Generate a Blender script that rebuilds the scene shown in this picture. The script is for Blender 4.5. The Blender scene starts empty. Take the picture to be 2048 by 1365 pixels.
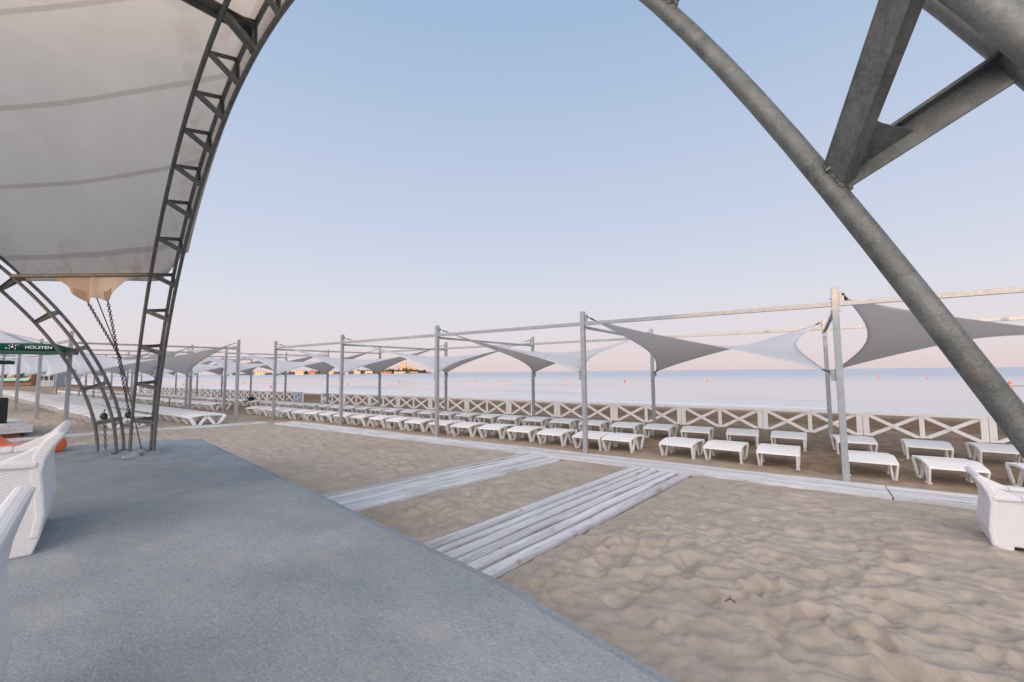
import bpy, bmesh, math, random
import numpy as np
from mathutils import Vector, Matrix
R = math.radians
random.seed(7)
sc = bpy.context.scene
COL = sc.collection

# ------------------------------------------------------------------ camera
H = 1.8
F_PX = 852.0
PITCH, ROLL, YAW = R(4.13), R(0.54), R(34.6)
FW = Vector((-math.sin(YAW)*math.cos(PITCH), math.cos(YAW)*math.cos(PITCH), math.sin(PITCH)))
RT0 = Vector((math.cos(YAW), math.sin(YAW), 0)); UP0 = RT0.cross(FW)
RT = RT0*math.cos(ROLL) - UP0*math.sin(ROLL); UP = UP0*math.cos(ROLL) + RT0*math.sin(ROLL)
cam = bpy.data.cameras.new('camera'); camo = bpy.data.objects.new('camera', cam); COL.objects.link(camo)
cam.sensor_fit = 'HORIZONTAL'; cam.sensor_width = 36.0; cam.lens = F_PX/2048*36.0
cam.clip_start = 0.05; cam.clip_end = 60000
camo.matrix_world = Matrix(((RT.x, UP.x, -FW.x, 0), (RT.y, UP.y, -FW.y, 0), (RT.z, UP.z, -FW.z, H), (0, 0, 0, 1)))
sc.camera = camo
FH = Vector((-math.sin(YAW), math.cos(YAW), 0)); RH = RT0.copy()
def plan(right, fwd, z=0.0):                       # metres right / ahead of the photographer -> world
    p = RH*right + FH*fwd; return Vector((p.x, p.y, z))

# ------------------------------------------------------------------ sky, sun, exposure
SUN_AZ = Vector((0.25, -0.97, 0)).normalized(); SUN_EL = R(2.6)
world = bpy.data.worlds.new('World'); sc.world = world; world.use_nodes = True
nt = world.node_tree; nt.nodes.clear()
def wn(t, **k):
    n = nt.nodes.new(t)
    for a, b in k.items(): setattr(n, a, b)
    return n
tc = wn('ShaderNodeTexCoord'); sep = wn('ShaderNodeSeparateXYZ'); nt.links.new(tc.outputs['Generated'], sep.inputs[0])
ramp = wn('ShaderNodeValToRGB'); nt.links.new(sep.outputs['Z'], ramp.inputs['Fac'])
def lin(h):
    h = h.lstrip('#'); v = [int(h[i:i+2], 16)/255 for i in (0, 2, 4)]
    return tuple(c/12.92 if c <= .04045 else ((c+.055)/1.055)**2.4 for c in v) + (1,)
stops = [(0.0, '#dfcdcf'), (0.03, '#e3d4d6'), (0.08, '#e1dade'), (0.16, '#d9dbe6'), (0.28, '#cad2e5'), (0.45, '#b9c8e1'), (0.66, '#a0b9d8'), (1.0, '#7fa2cc')]
cr = ramp.color_ramp
while len(cr.elements) < len(stops): cr.elements.new(0.5)
for e, (p, c) in zip(cr.elements, stops): e.position = p; e.color = lin(c)
dot = wn('ShaderNodeVectorMath', operation='DOT_PRODUCT'); nt.links.new(tc.outputs['Generated'], dot.inputs[0]); dot.inputs[1].default_value = SUN_AZ
mr = wn('ShaderNodeMapRange', interpolation_type='SMOOTHSTEP'); nt.links.new(dot.outputs['Value'], mr.inputs['Value'])
mr.inputs['From Min'].default_value = -0.1; mr.inputs['From Max'].default_value = 1.0; mr.inputs['To Min'].default_value = 0.0; mr.inputs['To Max'].default_value = 1.0
glow = wn('ShaderNodeMixRGB', blend_type='MIX'); nt.links.new(mr.outputs[0], glow.inputs['Fac'])
nt.links.new(ramp.outputs['Color'], glow.inputs['Color1']); glow.inputs['Color2'].default_value = (3.45, 3.1, 2.95, 1)
bg = wn('ShaderNodeBackground'); bg.inputs['Strength'].default_value = 1.0; nt.links.new(glow.outputs[0], bg.inputs['Color'])
out = wn('ShaderNodeOutputWorld'); nt.links.new(bg.outputs[0], out.inputs['Surface'])
sun = bpy.data.lights.new('sun', 'SUN'); sun.energy = 2.4; sun.angle = R(0.6); sun.color = (1.0, 0.56, 0.27)
suno = bpy.data.objects.new('sun', sun); COL.objects.link(suno)
sd = (SUN_AZ*math.cos(SUN_EL) + Vector((0, 0, math.sin(SUN_EL)))); suno.rotation_euler = sd.to_track_quat('Z', 'Y').to_euler()
sc.view_settings.view_transform = 'Standard'; sc.view_settings.look = 'None'; sc.view_settings.gamma = 1.0; sc.view_settings.exposure = 0.03
sc.cycles.max_bounces = 8; sc.cycles.transparent_max_bounces = 8

# ------------------------------------------------------------------ helpers
def tag(o, label=None, cat=None, group=None, kind=None):
    if label: o['label'] = label
    if cat: o['category'] = cat
    if group: o['group'] = group
    if kind: o['kind'] = kind
    return o
def empty(name, loc=(0, 0, 0), rz=0.0):
    o = bpy.data.objects.new(name, None); COL.objects.link(o); o.location = loc; o.rotation_euler = (0, 0, rz); o.empty_display_size = .1
    return o
def copy_tree(o, parent=None):
    c = o.copy(); COL.objects.link(c)
    if parent: c.parent = parent
    for ch in o.children: copy_tree(ch, c)
    return c
class MB:
    def __init__(s): s.v = []; s.f = []; s.uv = None
    def add(s, vs, fs):
        b = len(s.v); s.v += [tuple(v) for v in vs]; s.f += [tuple(i+b for i in f) for f in fs]; return s
    def box(s, c, size, M=None):
        x, y, z = [a/2 for a in size]; vs = [Vector((sx*x, sy*y, sz*z)) for sx in (-1, 1) for sy in (-1, 1) for sz in (-1, 1)]
        if M is not None: vs = [M @ v for v in vs]
        vs = [v+Vector(c) for v in vs]
        return s.add(vs, [(0, 1, 3, 2), (4, 6, 7, 5), (0, 4, 5, 1), (2, 3, 7, 6), (0, 2, 6, 4), (1, 5, 7, 3)])
    def bar(s, a, b, w, h, up=(0, 0, 1)):
        a = Vector(a); b = Vector(b); d = b-a; L = d.length; d.normalize(); u = Vector(up)
        if abs(d.dot(u)) > .98: u = Vector((1, 0, 0))
        sd_ = d.cross(u).normalized(); u = sd_.cross(d).normalized()
        return s.box((a+b)/2, (L, w, h), Matrix((d, sd_, u)).transposed())
    def angle(s, a, b, w, t, up, side):                       # L profile from a to b
        a = Vector(a); b = Vector(b); d = (b-a).normalized(); u = Vector(up); u = (u-d*u.dot(d)).normalized(); q = d.cross(u)*side
        s.bar(a, b, w, t, u); fl_ = w*.42
        return s.bar(a+q*(w/2-t/2)-u*(fl_/2+t/2+.0005), b+q*(w/2-t/2)-u*(fl_/2+t/2+.0005), t, fl_, u)
    def tube(s, pts, r, n=10, closed=False, cap=True):
        pts = [Vector(p) for p in pts]; m = len(pts); rr = r if hasattr(r, '__len__') else [r]*m
        T = []
        for i in range(m):
            if closed: t = pts[(i+1) % m]-pts[i-1]
            else: t = pts[min(i+1, m-1)]-pts[max(i-1, 0)]
            T.append(t.normalized())
        ref = Vector((0, 0, 1)) if abs(T[0].z) < .9 else Vector((1, 0, 0))
        nrm = (ref-T[0]*ref.dot(T[0])).normalized(); vs = []
        for i in range(m):
            nrm = (nrm-T[i]*nrm.dot(T[i])).normalized(); bn = T[i].cross(nrm)
            for k in range(n):
                a = 2*math.pi*k/n; vs.append(pts[i]+(nrm*math.cos(a)+bn*math.sin(a))*rr[i])
        fs = []
        for i in range(m if closed else m-1):
            for k in range(n):
                j = (i+1) % m; fs.append((i*n+k, i*n+(k+1) % n, j*n+(k+1) % n, j*n+k))
        if cap and not closed: fs += [tuple(range(n))[::-1], tuple((m-1)*n+k for k in range(n))]
        return s.add(vs, fs)
    def prism(s, poly, a, b):                                 # poly: list of 3D points, extruded by vector from a to b offsets
        n = len(poly); A = [Vector(p)+Vector(a) for p in poly]; B = [Vector(p)+Vector(b) for p in poly]
        return s.add(A+B, [tuple(range(n)), tuple(range(2*n-1, n-1, -1))]+[(i, i+n, (i+1) % n+n, (i+1) % n) for i in range(n)])
    def ball(s, c, r, n=10, m=7, sc_=(1, 1, 1)):
        vs = [Vector((0, 0, r*sc_[2]))+Vector(c)]
        for i in range(1, m):
            for k in range(n):
                th = math.pi*i/m; ph = 2*math.pi*k/n
                vs.append(Vector((r*sc_[0]*math.sin(th)*math.cos(ph), r*sc_[1]*math.sin(th)*math.sin(ph), r*sc_[2]*math.cos(th)))+Vector(c))
        vs.append(Vector((0, 0, -r*sc_[2]))+Vector(c)); fs = []
        for k in range(n):
            fs.append((0, 1+k, 1+(k+1) % n)); fs.append((len(vs)-1, 1+(m-2)*n+(k+1) % n, 1+(m-2)*n+k))
            for i in range(m-2): fs.append((1+i*n+k, 1+(i+1)*n+k, 1+(i+1)*n+(k+1) % n, 1+i*n+(k+1) % n))
        return s.add(vs, fs)
    def grid(s, fn, nu, nv):
        vs = [fn(i/nu, j/nv) for j in range(nv+1) for i in range(nu+1)]
        return s.add(vs, [(j*(nu+1)+i, j*(nu+1)+i+1, (j+1)*(nu+1)+i+1, (j+1)*(nu+1)+i) for j in range(nv) for i in range(nu)])
    def build(s, name, mat, parent=None, smooth=False, bevel=0.0, fix=True, uv=None, autosmooth=None):
        me = bpy.data.meshes.new(name); me.from_pydata(s.v, [], s.f); me.update()
        if fix:
            bm = bmesh.new(); bm.from_mesh(me); bmesh.ops.recalc_face_normals(bm, faces=bm.faces); bm.to_mesh(me); bm.free()
        if smooth:
            for p in me.polygons: p.use_smooth = True
            if autosmooth: me.set_sharp_from_angle(angle=R(autosmooth))
        if mat: me.materials.append(mat)
        o = bpy.data.objects.new(name, me); COL.objects.link(o)
        if parent: o.parent = parent
        if bevel:
            b = o.modifiers.new('bevel', 'BEVEL'); b.width = bevel; b.segments = 2; b.limit_method = 'ANGLE'
        return o

# ------------------------------------------------------------------ materials
class Mat:
    def __init__(s, name, base=(.5, .5, .5), rough=.6, metal=0.0, spec=.5):
        s.m = bpy.data.materials.new(name); s.m.use_nodes = True; s.t = s.m.node_tree; s.b = s.t.nodes['Principled BSDF']
        s.b.inputs['Base Color'].default_value = (*base, 1); s.b.inputs['Roughness'].default_value = rough; s.b.inputs['Metallic'].default_value = metal
        s.b.inputs['Specular IOR Level'].default_value = spec
    def n(s, t, **k):
        x = s.t.nodes.new(t)
        for a, b in k.items():
            if a in x.inputs: x.inputs[a].default_value = b
            else: setattr(x, a, b)
        return x
    def l(s, a, b): s.t.links.new(a, b)
    def coord(s, which='Object', scale=(1, 1, 1), rot=(0, 0, 0)):
        c = s.n('ShaderNodeTexCoord'); m = s.n('ShaderNodeMapping'); m.inputs['Scale'].default_value = scale; m.inputs['Rotation'].default_value = rot
        s.l(c.outputs[which], m.inputs[0]); return m.outputs[0]
    def pos(s, scale=(1, 1, 1), rot=(0, 0, 0)):
        g = s.n('ShaderNodeNewGeometry'); m = s.n('ShaderNodeMapping'); m.inputs['Scale'].default_value = scale; m.inputs['Rotation'].default_value = rot
        s.l(g.outputs['Position'], m.inputs[0]); return m.outputs[0]
    def noise(s, vec, scale, detail=4, rough=.55, dist=0.0):
        n = s.n('ShaderNodeTexNoise'); n.inputs['Scale'].default_value = scale; n.inputs['Detail'].default_value = detail; n.inputs['Roughness'].default_value = rough; n.inputs['Distortion'].default_value = dist
        s.l(vec, n.inputs['Vector']); return n.outputs['Fac']
    def ramp(s, fac, stops):
        r = s.n('ShaderNodeValToRGB'); e = r.color_ramp.elements
        while len(e) < len(stops): e.new(.5)
        for x, (p, c) in zip(e, stops): x.position = p; x.color = (*c, 1) if len(c) == 3 else c
        s.l(fac, r.inputs['Fac']); return r.outputs['Color']
    def mix(s, fac, a, b, mode='MIX'):
        m = s.n('ShaderNodeMixRGB', blend_type=mode)
        for i, x in (('Fac', fac), ('Color1', a), ('Color2', b)):
            if isinstance(x, (int, float)): m.inputs[i].default_value = x
            elif isinstance(x, tuple): m.inputs[i].default_value = (*x, 1) if len(x) == 3 else x
            else: s.l(x, m.inputs[i])
        return m.outputs[0]
    def math(s, op, a, b=None):
        m = s.n('ShaderNodeMath', operation=op)
        for i, x in ((0, a), (1, b)):
            if x is None: continue
            if isinstance(x, (int, float)): m.inputs[i].default_value = x
            else: s.l(x, m.inputs[i])
        return m.outputs[0]
    def maprange(s, v, a, b, c=0.0, d=1.0):
        m = s.n('ShaderNodeMapRange', interpolation_type='SMOOTHSTEP'); s.l(v, m.inputs[0])
        for i, x in ((1, a), (2, b), (3, c), (4, d)): m.inputs[i].default_value = x
        return m.outputs[0]
    def base(s, c): s.l(c, s.b.inputs['Base Color']); return s
    def rough(s, c): s.l(c, s.b.inputs['Roughness']); return s
    def bump(s, h, strength=.3, dist=.01):
        b = s.n('ShaderNodeBump'); b.inputs['Strength'].default_value = strength; b.inputs['Distance'].default_value = dist; s.l(h, b.inputs['Height']); s.l(b.outputs[0], s.b.inputs['Normal']); return s

def m_sand():
    m = Mat('sand', rough=.95, spec=.15); p = m.pos()
    g = m.n('ShaderNodeSeparateXYZ'); m.l(p, g.inputs[0])
    big = m.noise(p, .5, 3); mid = m.noise(p, 4, 5, .6); fine = m.noise(p, 160, 3, .7); grain = m.noise(p, 420, 2, .8)
    dry = m.ramp(mid, [(.3, (.345, .293, .242)), (.7, (.468, .403, .337))])
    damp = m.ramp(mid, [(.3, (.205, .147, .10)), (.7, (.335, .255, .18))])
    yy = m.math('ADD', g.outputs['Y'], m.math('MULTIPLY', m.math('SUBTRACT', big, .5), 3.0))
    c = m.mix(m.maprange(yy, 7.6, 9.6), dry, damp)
    wet = m.ramp(mid, [(.3, (.135, .078, .043)), (.7, (.20, .125, .073))])
    c = m.mix(m.math('MULTIPLY', m.maprange(yy, 15.2, 17.0), m.maprange(yy, 25.5, 21.0)), c, wet)
    c = m.mix(m.math('MULTIPLY', m.maprange(big, .52, .7), .35), c, (.30, .225, .16))
    c = m.mix(.35, c, m.mix(1.0, c, m.ramp(grain, [(.35, (.62, .6, .58)), (.65, (1.2, 1.2, 1.2))]), 'MULTIPLY'))
    m.base(c); m.bump(m.math('ADD', m.math('MULTIPLY', fine, .5), m.math('MULTIPLY', m.noise(p, 22, 4, .6), 1.6)), .55, .012)
    return m.m
def m_water():
    m = Mat('sea_water', (.36, .40, .46), rough=.2, spec=.5); p = m.pos((.22, 1, 1)); p2 = m.pos((.06, .5, 1))
    h = m.math('ADD', m.math('MULTIPLY', m.noise(p, 1.6, 5, .6), .5), m.noise(p2, .9, 3, .5))
    m.bump(h, .22, .14)
    g = m.n('ShaderNodeSeparateXYZ'); m.l(m.pos(), g.inputs[0])
    f = m.noise(m.pos((.035, .9, 1)), 1.0, 6, .65, .4)
    near = m.maprange(g.outputs['Y'], 40, 27.5)
    foam = m.math('MULTIPLY', m.maprange(f, .50, .62), near)
    m.base(m.mix(foam, (.36, .40, .46), (.85, .86, .88)))
    m.rough(m.math('ADD', m.math('MULTIPLY', foam, .5), m.maprange(g.outputs['Y'], 34, 220, .07, .34)))
    return m.m
def m_carpet():
    m = Mat('felt_carpet', rough=1.0, spec=.05); p = m.pos(); s = m.pos((1, 2.4, 1), (0, 0, R(40)))
    big = m.noise(p, .9, 4, .6); fib = m.noise(s, 42, 7, .78, 1.4); fib2 = m.noise(m.pos((2.2, 1, 1), (0, 0, R(15))), 150, 3, .8)
    c = m.ramp(fib, [(.32, (.175, .194, .204)), (.5, (.30, .327, .343)), (.68, (.435, .47, .487))])
    c = m.mix(.5, c, m.mix(1.0, c, m.ramp(fib2, [(.3, (.7, .7, .7)), (.7, (1.28, 1.28, 1.28))]), 'MULTIPLY'))
    dust = m.noise(m.pos((1, 3.2, 1), (0, 0, R(-8))), 1.7, 6, .65)
    c = m.mix(m.math('MULTIPLY', m.maprange(dust, .47, .72), .45), c, (.43, .385, .34))
    c = m.mix(1.0, c, m.ramp(big, [(.25, (.72, .75, .78)), (.75, (1.16, 1.15, 1.14))]), 'MULTIPLY')
    m.base(c)
    lump = m.noise(p, 5, 4, .6)
    m.bump(m.math('ADD', m.math('MULTIPLY', fib, .4), m.math('MULTIPLY', lump, .8)), .6, .012); return m.m
def m_planks():
    m = Mat('whitewashed_wood', rough=.8, spec=.25)
    oi = m.n('ShaderNodeObjectInfo')
    c0 = m.coord('UV', (1, 1, 1))
    grain = m.noise(m.coord('UV', (1.5, 60, 1)), 1.0, 5, .6, .5); worn = m.noise(m.coord('UV', (1.1, 7, 1)), 1.0, 6, .7, .4); scuff = m.noise(m.coord('UV', (2.2, 5, 1)), 2.0, 5, .7)
    c = m.ramp(grain, [(.3, (.50, .50, .52)), (.7, (.76, .76, .78))])
    c = m.mix(m.math('MULTIPLY', m.maprange(worn, .5, .68), .8), c, (.33, .30, .28))
    c = m.mix(m.math('MULTIPLY', m.maprange(scuff, .58, .72), .85), c, (.33, .245, .17))
    tone = m.noise(m.coord('UV', (.22, 6.5, 1)), 1.0, 2, .5); c = m.mix(1.0, c, m.ramp(tone, [(.35, (.74, .73, .72)), (.65, (1.05, 1.05, 1.05))]), 'MULTIPLY')
    m.base(c); m.bump(m.math('ADD', grain, worn), .35, .004); return m.m
def m_plastic(name, col=(.80, .80, .80), rough=.42, dirt=(.50, .45, .38)):
    m = Mat(name, col, rough, 0, .4); p = m.coord('Object')
    n = m.noise(p, 5, 5, .65); m.base(m.mix(m.math('MULTIPLY', m.maprange(n, .52, .8), .45), col, dirt)); m.rough(m.maprange(n, .3, .8, rough-.08, rough+.2)); m.bump(m.noise(p, 60, 3), .06, .003); return m.m
def m_steel(name, lo=(.065, .072, .07), hi=(.235, .24, .228), rust=.6, metal=.55, sc_=1.0):
    m = Mat(name, rough=.5, metal=metal); p = m.pos()
    n1 = m.noise(p, 9*sc_, 6, .7, .6); n2 = m.noise(p, 60*sc_, 4, .75, .5)
    v = m.n('ShaderNodeTexVoronoi'); v.inputs['Scale'].default_value = 120*sc_; m.l(p, v.inputs['Vector'])
    f = m.math('ADD', m.math('MULTIPLY', n1, .55), m.math('ADD', m.math('MULTIPLY', n2, .35), m.math('MULTIPLY', v.outputs['Distance'], .12)))
    c = m.ramp(f, [(.32, lo), (.66, hi)])
    r = m.noise(m.pos((1, 1, .6)), 6*sc_, 7, .75, .8); c = m.mix(m.math('MULTIPLY', m.maprange(r, .58, .74), rust), c, (.20, .145, .095))
    m.base(c); m.rough(m.maprange(n2, .3, .7, .42, .68)); m.bump(n2, .12, .004); return m.m
def fabric_mix(m, trans, amount, hf=None):
    t = m.n('ShaderNodeBsdfTranslucent')
    if isinstance(trans, tuple): t.inputs['Color'].default_value = (*trans, 1)
    else: m.l(trans, t.inputs['Color'])
    mx = m.n('ShaderNodeMixShader'); mx.inputs[0].default_value = amount
    o = m.t.nodes['Material Output']; m.l(m.b.outputs[0], mx.inputs[1]); m.l(t.outputs[0], mx.inputs[2]); m.l(mx.outputs[0], o.inputs['Surface'])
def m_sail():
    m = Mat('sail_fabric', (.74, .75, .79), .85, 0, .2); uv = m.coord('UV')
    s = m.n('ShaderNodeSeparateXYZ'); m.l(uv, s.inputs[0])
    fr = m.math('FRACT', m.math('MULTIPLY', s.outputs['Y'], 3.0)); seam = m.math('LESS_THAN', m.math('ABSOLUTE', m.math('SUBTRACT', fr, .5)), .012)
    edge = m.math('MAXIMUM', m.math('GREATER_THAN', m.math('ABSOLUTE', m.math('SUBTRACT', s.outputs['X'], .5)), .488), m.math('GREATER_THAN', m.math('ABSOLUTE', m.math('SUBTRACT', s.outputs['Y'], .5)), .488))
    n = m.noise(m.coord('UV', (3, 18, 1)), 1.0, 5, .6, .6)
    c = m.ramp(n, [(.3, (.73, .745, .79)), (.7, (.80, .815, .85))])
    c = m.mix(m.math('MULTIPLY', m.math('MAXIMUM', seam, edge), .22), c, (.36, .36, .37)); m.base(c); m.bump(n, .12, .03)
    fabric_mix(m, (.70, .685, .665), .45); return m.m
def m_membrane():
    m = Mat('canopy_membrane', rough=.75, spec=.2); uv = m.coord('UV'); s = m.n('ShaderNodeSeparateXYZ'); m.l(uv, s.inputs[0])
    fr = m.math('FRACT', m.math('MULTIPLY', s.outputs['Y'], 1.0)); seam = m.math('LESS_THAN', m.math('ABSOLUTE', m.math('SUBTRACT', fr, .5)), .03)
    p = m.pos(); n = m.noise(p, 1.4, 6, .65, .6); st = m.noise(m.pos((1, 1, .35)), 3.2, 7, .7, 1.0); streak = m.noise(m.coord('UV', (14, .7, 1)), 1.0, 5, .65, .5)
    c = m.ramp(n, [(.3, (.66, .64, .61)), (.7, (.74, .72, .69))])
    c = m.mix(m.math('MULTIPLY', m.maprange(streak, .5, .75), .18), c, (.43, .40, .365))
    ed = m.math('MAXIMUM', m.maprange(s.outputs['X'], .22, 0.0), m.math('MAXIMUM', m.maprange(s.outputs['X'], .86, 1.0), m.maprange(s.outputs['Y'], .9, .3)))
    c = m.mix(m.math('MULTIPLY', m.maprange(st, .50, .66), m.math('ADD', m.math('MULTIPLY', ed, .42), .03)), c, (.40, .26, .15))
    c = m.mix(m.math('MULTIPLY', m.math('LESS_THAN', s.outputs['X'], .035), .55), c, (.50, .37, .28))
    c = m.mix(m.math('MULTIPLY', seam, .6), c, (.40, .355, .31)); m.base(c); m.bump(m.math('ADD', n, m.math('MULTIPLY', streak, .6)), .25, .05)
    fabric_mix(m, m.mix(.55, c, (.95, .895, .83)), .66); return m.m
def m_rattan():
    m = Mat('white_resin_wicker', (.78, .78, .79), .5, 0, .4); uv = m.coord('UV')
    b = m.n('ShaderNodeTexBrick'); m.l(uv, b.inputs['Vector']); b.inputs['Scale'].default_value = 1.0; b.inputs['Brick Width'].default_value = .022; b.inputs['Row Height'].default_value = .0095
    b.inputs['Mortar Size'].default_value = .0019; b.inputs['Mortar Smooth'].default_value = .4; b.inputs['Color1'].default_value = (.80, .80, .81, 1); b.inputs['Color2'].default_value = (.74, .74, .755, 1); b.inputs['Mortar'].default_value = (.50, .49, .50, 1)
    m.base(b.outputs['Color']); m.bump(m.math('SUBTRACT', 1.0, b.outputs['Fac']), .35, .004); return m.m
def plain(name, col, rough=.6, metal=0.0, noise=.12):
    m = Mat(name, col, rough, metal); n = m.noise(m.coord('Object'), 8, 5, .6)
    m.base(m.mix(n, tuple(c*(1-noise) for c in col), tuple(min(1, c*(1+noise)) for c in col))); return m.m
def canvas(name, col, tr, amt=.35):
    m = Mat(name, col, .85, 0, .2); n = m.noise(m.coord('Object'), 6, 5, .6); m.base(m.mix(n, tuple(c*.85 for c in col), tuple(min(1, c*1.12) for c in col))); fabric_mix(m, tr, amt); return m.m
M = dict(sand=m_sand(), water=m_water(), carpet=m_carpet(), plank=m_planks(), plastic=m_plastic('white_plastic'), steel=m_steel('galvanised_steel', sc_=1.6),
         post=m_steel('galvanised_post', (.235, .255, .275), (.38, .405, .43), .10, .3), sail=m_sail(), membrane=m_membrane(), rattan=m_rattan(),
         fence=m_plastic('white_fence_paint', (.82, .81, .82), .6, (.45, .41, .37)), cable=plain('dark_cable', (.05, .055, .055), .5, .3), chain=plain('rusty_chain', (.09, .075, .065), .6, .5),
         black=plain('black_plastic', (.012, .012, .014), .5), orange=m_plastic('orange_plastic', (.70, .13, .03), .4, (.5, .12, .04)), cushion=plain('pale_cushion', (.55, .55, .57), .9),
         green=canvas('green_canvas', (.012, .075, .052), (.02, .10, .07), .2), greenpale=canvas('pale_green_canvas', (.17, .27, .235), (.36, .52, .46), .7), whitecanvas=canvas('white_canvas', (.66, .65, .70), (.6, .58, .6), .35), print_=plain('white_print', (.80, .80, .80), .8), red=plain('red_print', (.45, .03, .03), .8), palegreen=plain('pale_print', (.36, .44, .42), .85),
         buoy=plain('orange_buoy', (.75, .16, .07), .5), rope=plain('grey_rope', (.25, .22, .2), .9), navy=plain('navy_fabric', (.012, .02, .055), .9), rust=plain('rusty_iron', (.22, .085, .045), .8),
         signblue=plain('pale_blue_sign', (.42, .52, .66), .5), signink=plain('blue_ink', (.08, .15, .32), .6))
def box_uv(o, scale=1.0):                                      # metre-true box mapping
    me = o.data; uvl = me.uv_layers.new(name='UVMap')
    for p in me.polygons:
        n = p.normal; ax = max(range(3), key=lambda i: abs(n[i]))
        for li in p.loop_indices:
            c = me.vertices[me.loops[li].vertex_index].co
            uvl.data[li].uv = ((c.y, c.z) if ax == 0 else (c.x, c.z) if ax == 1 else (c.x, c.y))
    return o
def grid_uv(o, nu, nv):
    me = o.data; uvl = me.uv_layers.new(name='UVMap')
    for l in me.loops:
        i = l.vertex_index % (nu+1); j = (l.vertex_index // (nu+1)) % (nv+1); uvl.data[l.index].uv = (i/nu, j/nv)
    return o

# ------------------------------------------------------------------ ground: one sheet of sand
def hash2(ix, iy, k):
    h = (ix.astype(np.int64)*374761393 + iy.astype(np.int64)*668265263 + k*1442695041) & 0xffffffff
    h = ((h ^ (h >> 13))*1274126177) & 0xffffffff
    return ((h ^ (h >> 16)) & 0xffff)/65535.0
def vnoise(x, y, k=0):
    ix = np.floor(x); iy = np.floor(y); fx = x-ix; fy = y-iy; fx = fx*fx*(3-2*fx); fy = fy*fy*(3-2*fy)
    a = hash2(ix, iy, k); b = hash2(ix+1, iy, k); c = hash2(ix, iy+1, k); d = hash2(ix+1, iy+1, k)
    return (a*(1-fx)+b*fx)*(1-fy)+(c*(1-fx)+d*fx)*fy
def fbm(x, y, o=4, k=0):
    s = 0; a = .5
    for i in range(o): s = s+a*vnoise(x*2**i, y*2**i, k+i); a *= .5
    return s
def bowls(x, y, sharp=11.0, k=0):                              # trodden hollows with soft crests
    ix = np.floor(x); iy = np.floor(y); acc = 0
    for dx in (-1, 0, 1):
        for dy in (-1, 0, 1):
            cx = ix+dx; cy = iy+dy; px = cx+.5+.8*(hash2(cx, cy, k)-.5); py = cy+.5+.8*(hash2(cx, cy, k+1)-.5)
            off = .28*hash2(cx, cy, k+2)
            acc = acc+np.exp(-sharp*((x-px)**2+(y-py)**2+off))
    return -np.log(acc+1e-9)/sharp
def prints(x, y, cell, k, prob):                               # footprints: oval hollows with a pushed-up rim
    X = x/cell; Y = y/cell; ix = np.floor(X); iy = np.floor(Y); acc = 0
    for dx in (-1, 0, 1):
        for dy in (-1, 0, 1):
            cx = ix+dx; cy = iy+dy; on = hash2(cx, cy, k+3) < prob; px = cx+.15+.7*hash2(cx, cy, k); py = cy+.15+.7*hash2(cx, cy, k+1)
            an = hash2(cx, cy, k+2)*math.pi; u = (X-px)*np.cos(an)+(Y-py)*np.sin(an); v = -(X-px)*np.sin(an)+(Y-py)*np.cos(an)
            sc_ = .75+.5*hash2(cx, cy, k+4); q = (u/(.42*sc_))**2+(v/(.24*sc_))**2; dpt = .5+.8*hash2(cx, cy, k+5)
            acc = acc+on*dpt*(-np.exp(-q*q*.8)+.34*np.exp(-((np.sqrt(q)-1.45)/.42)**2))
    return acc
def sstep(a, b, x):
    t = np.clip((x-a)/(b-a), 0, 1); return t*t*(3-2*t)
def terrain(x, y):
    z = np.clip(.22+.02*(-17.6-x), 0, .6)*sstep(7.6, 2.9, y)*sstep(-15, -17.5, x)
    z = z-.75*sstep(16.0, 36.0, y)-.6*sstep(33, 60, y)
    return z
def terr(x, y): return float(terrain(np.array([float(x)]), np.array([float(y)]))[0])
WALKS = []                                                     # (cx, cy, dx, dy, halflen, halfwidth)
def sand_height(x, y):
    wx = x+.32*(fbm(x*1.3, y*1.3, 3, 5)-.5); wy = y+.32*(fbm(x*1.3, y*1.3, 3, 9)-.5)
    c, s = math.cos(R(-12)), math.sin(R(-12)); rx = wx*c-wy*s; ry = wx*s+wy*c
    b1 = bowls(rx/.32, ry/.22, 30, 20); b2 = bowls(rx/.18+7, ry/.13+3, 34, 40); b3 = bowls(rx/.11+2, ry/.085+5, 30, 80)
    act = .30+.70*sstep(.40, .58, fbm(x*.45+3, y*.45, 3, 70)); act = act*(.30+.70*sstep(6.0, 3.6, y+.12*x))
    near = sstep(9, 5, np.hypot(x, y))
    fx, fy = wx/.62+3, wy/.62; foot = bowls(fx, fy, 16, 60)
    act = act*(.2+.8*sstep(-12, -7.5, x))
    h = .055*(b1-.10)*act+.06*(b2-.10)*(.30+act*.7)+.03*(b3-.1)*(.4+.6*act)
    jx = x+.05*(fbm(x*6, y*6, 2, 11)-.5); jy = y+.05*(fbm(x*6, y*6, 2, 13)-.5)
    h = h+.050*prints(jx, jy, .35, 100, .72)*(.25+.75*act)+.026*prints(jx+9, jy+4, .21, 120, .6)*(.35+.65*act)
    h = h+.035*(fbm(x*.7, y*.7, 3, 90)-.5)+.006*fbm(x*9, y*14, 3, 33)
    return h
def axis_lines(segs):
    a = []
    for (p, q, st) in segs:
        n = max(1, int(round((q-p)/st))); a += list(np.linspace(p, q, n, endpoint=False))
    a.append(segs[-1][1]); return np.array(a)
def geo(p, q, s0, n): return list(p+(q-p)*((np.exp(np.linspace(0, 1, n+1)*s0)-1)/(math.exp(s0)-1)))
P1A, P1B = Vector((-5.33, 3.50, 0)), Vector((-4.585, 7.68, 0))       # near path axes (centre lines)
P2A, P2B = Vector((-2.80, 3.045, 0)), Vector((-2.19, 7.66, 0))
def path_ext(a, b, ext): d = (b-a).normalized(); return a-d*ext, b
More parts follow.
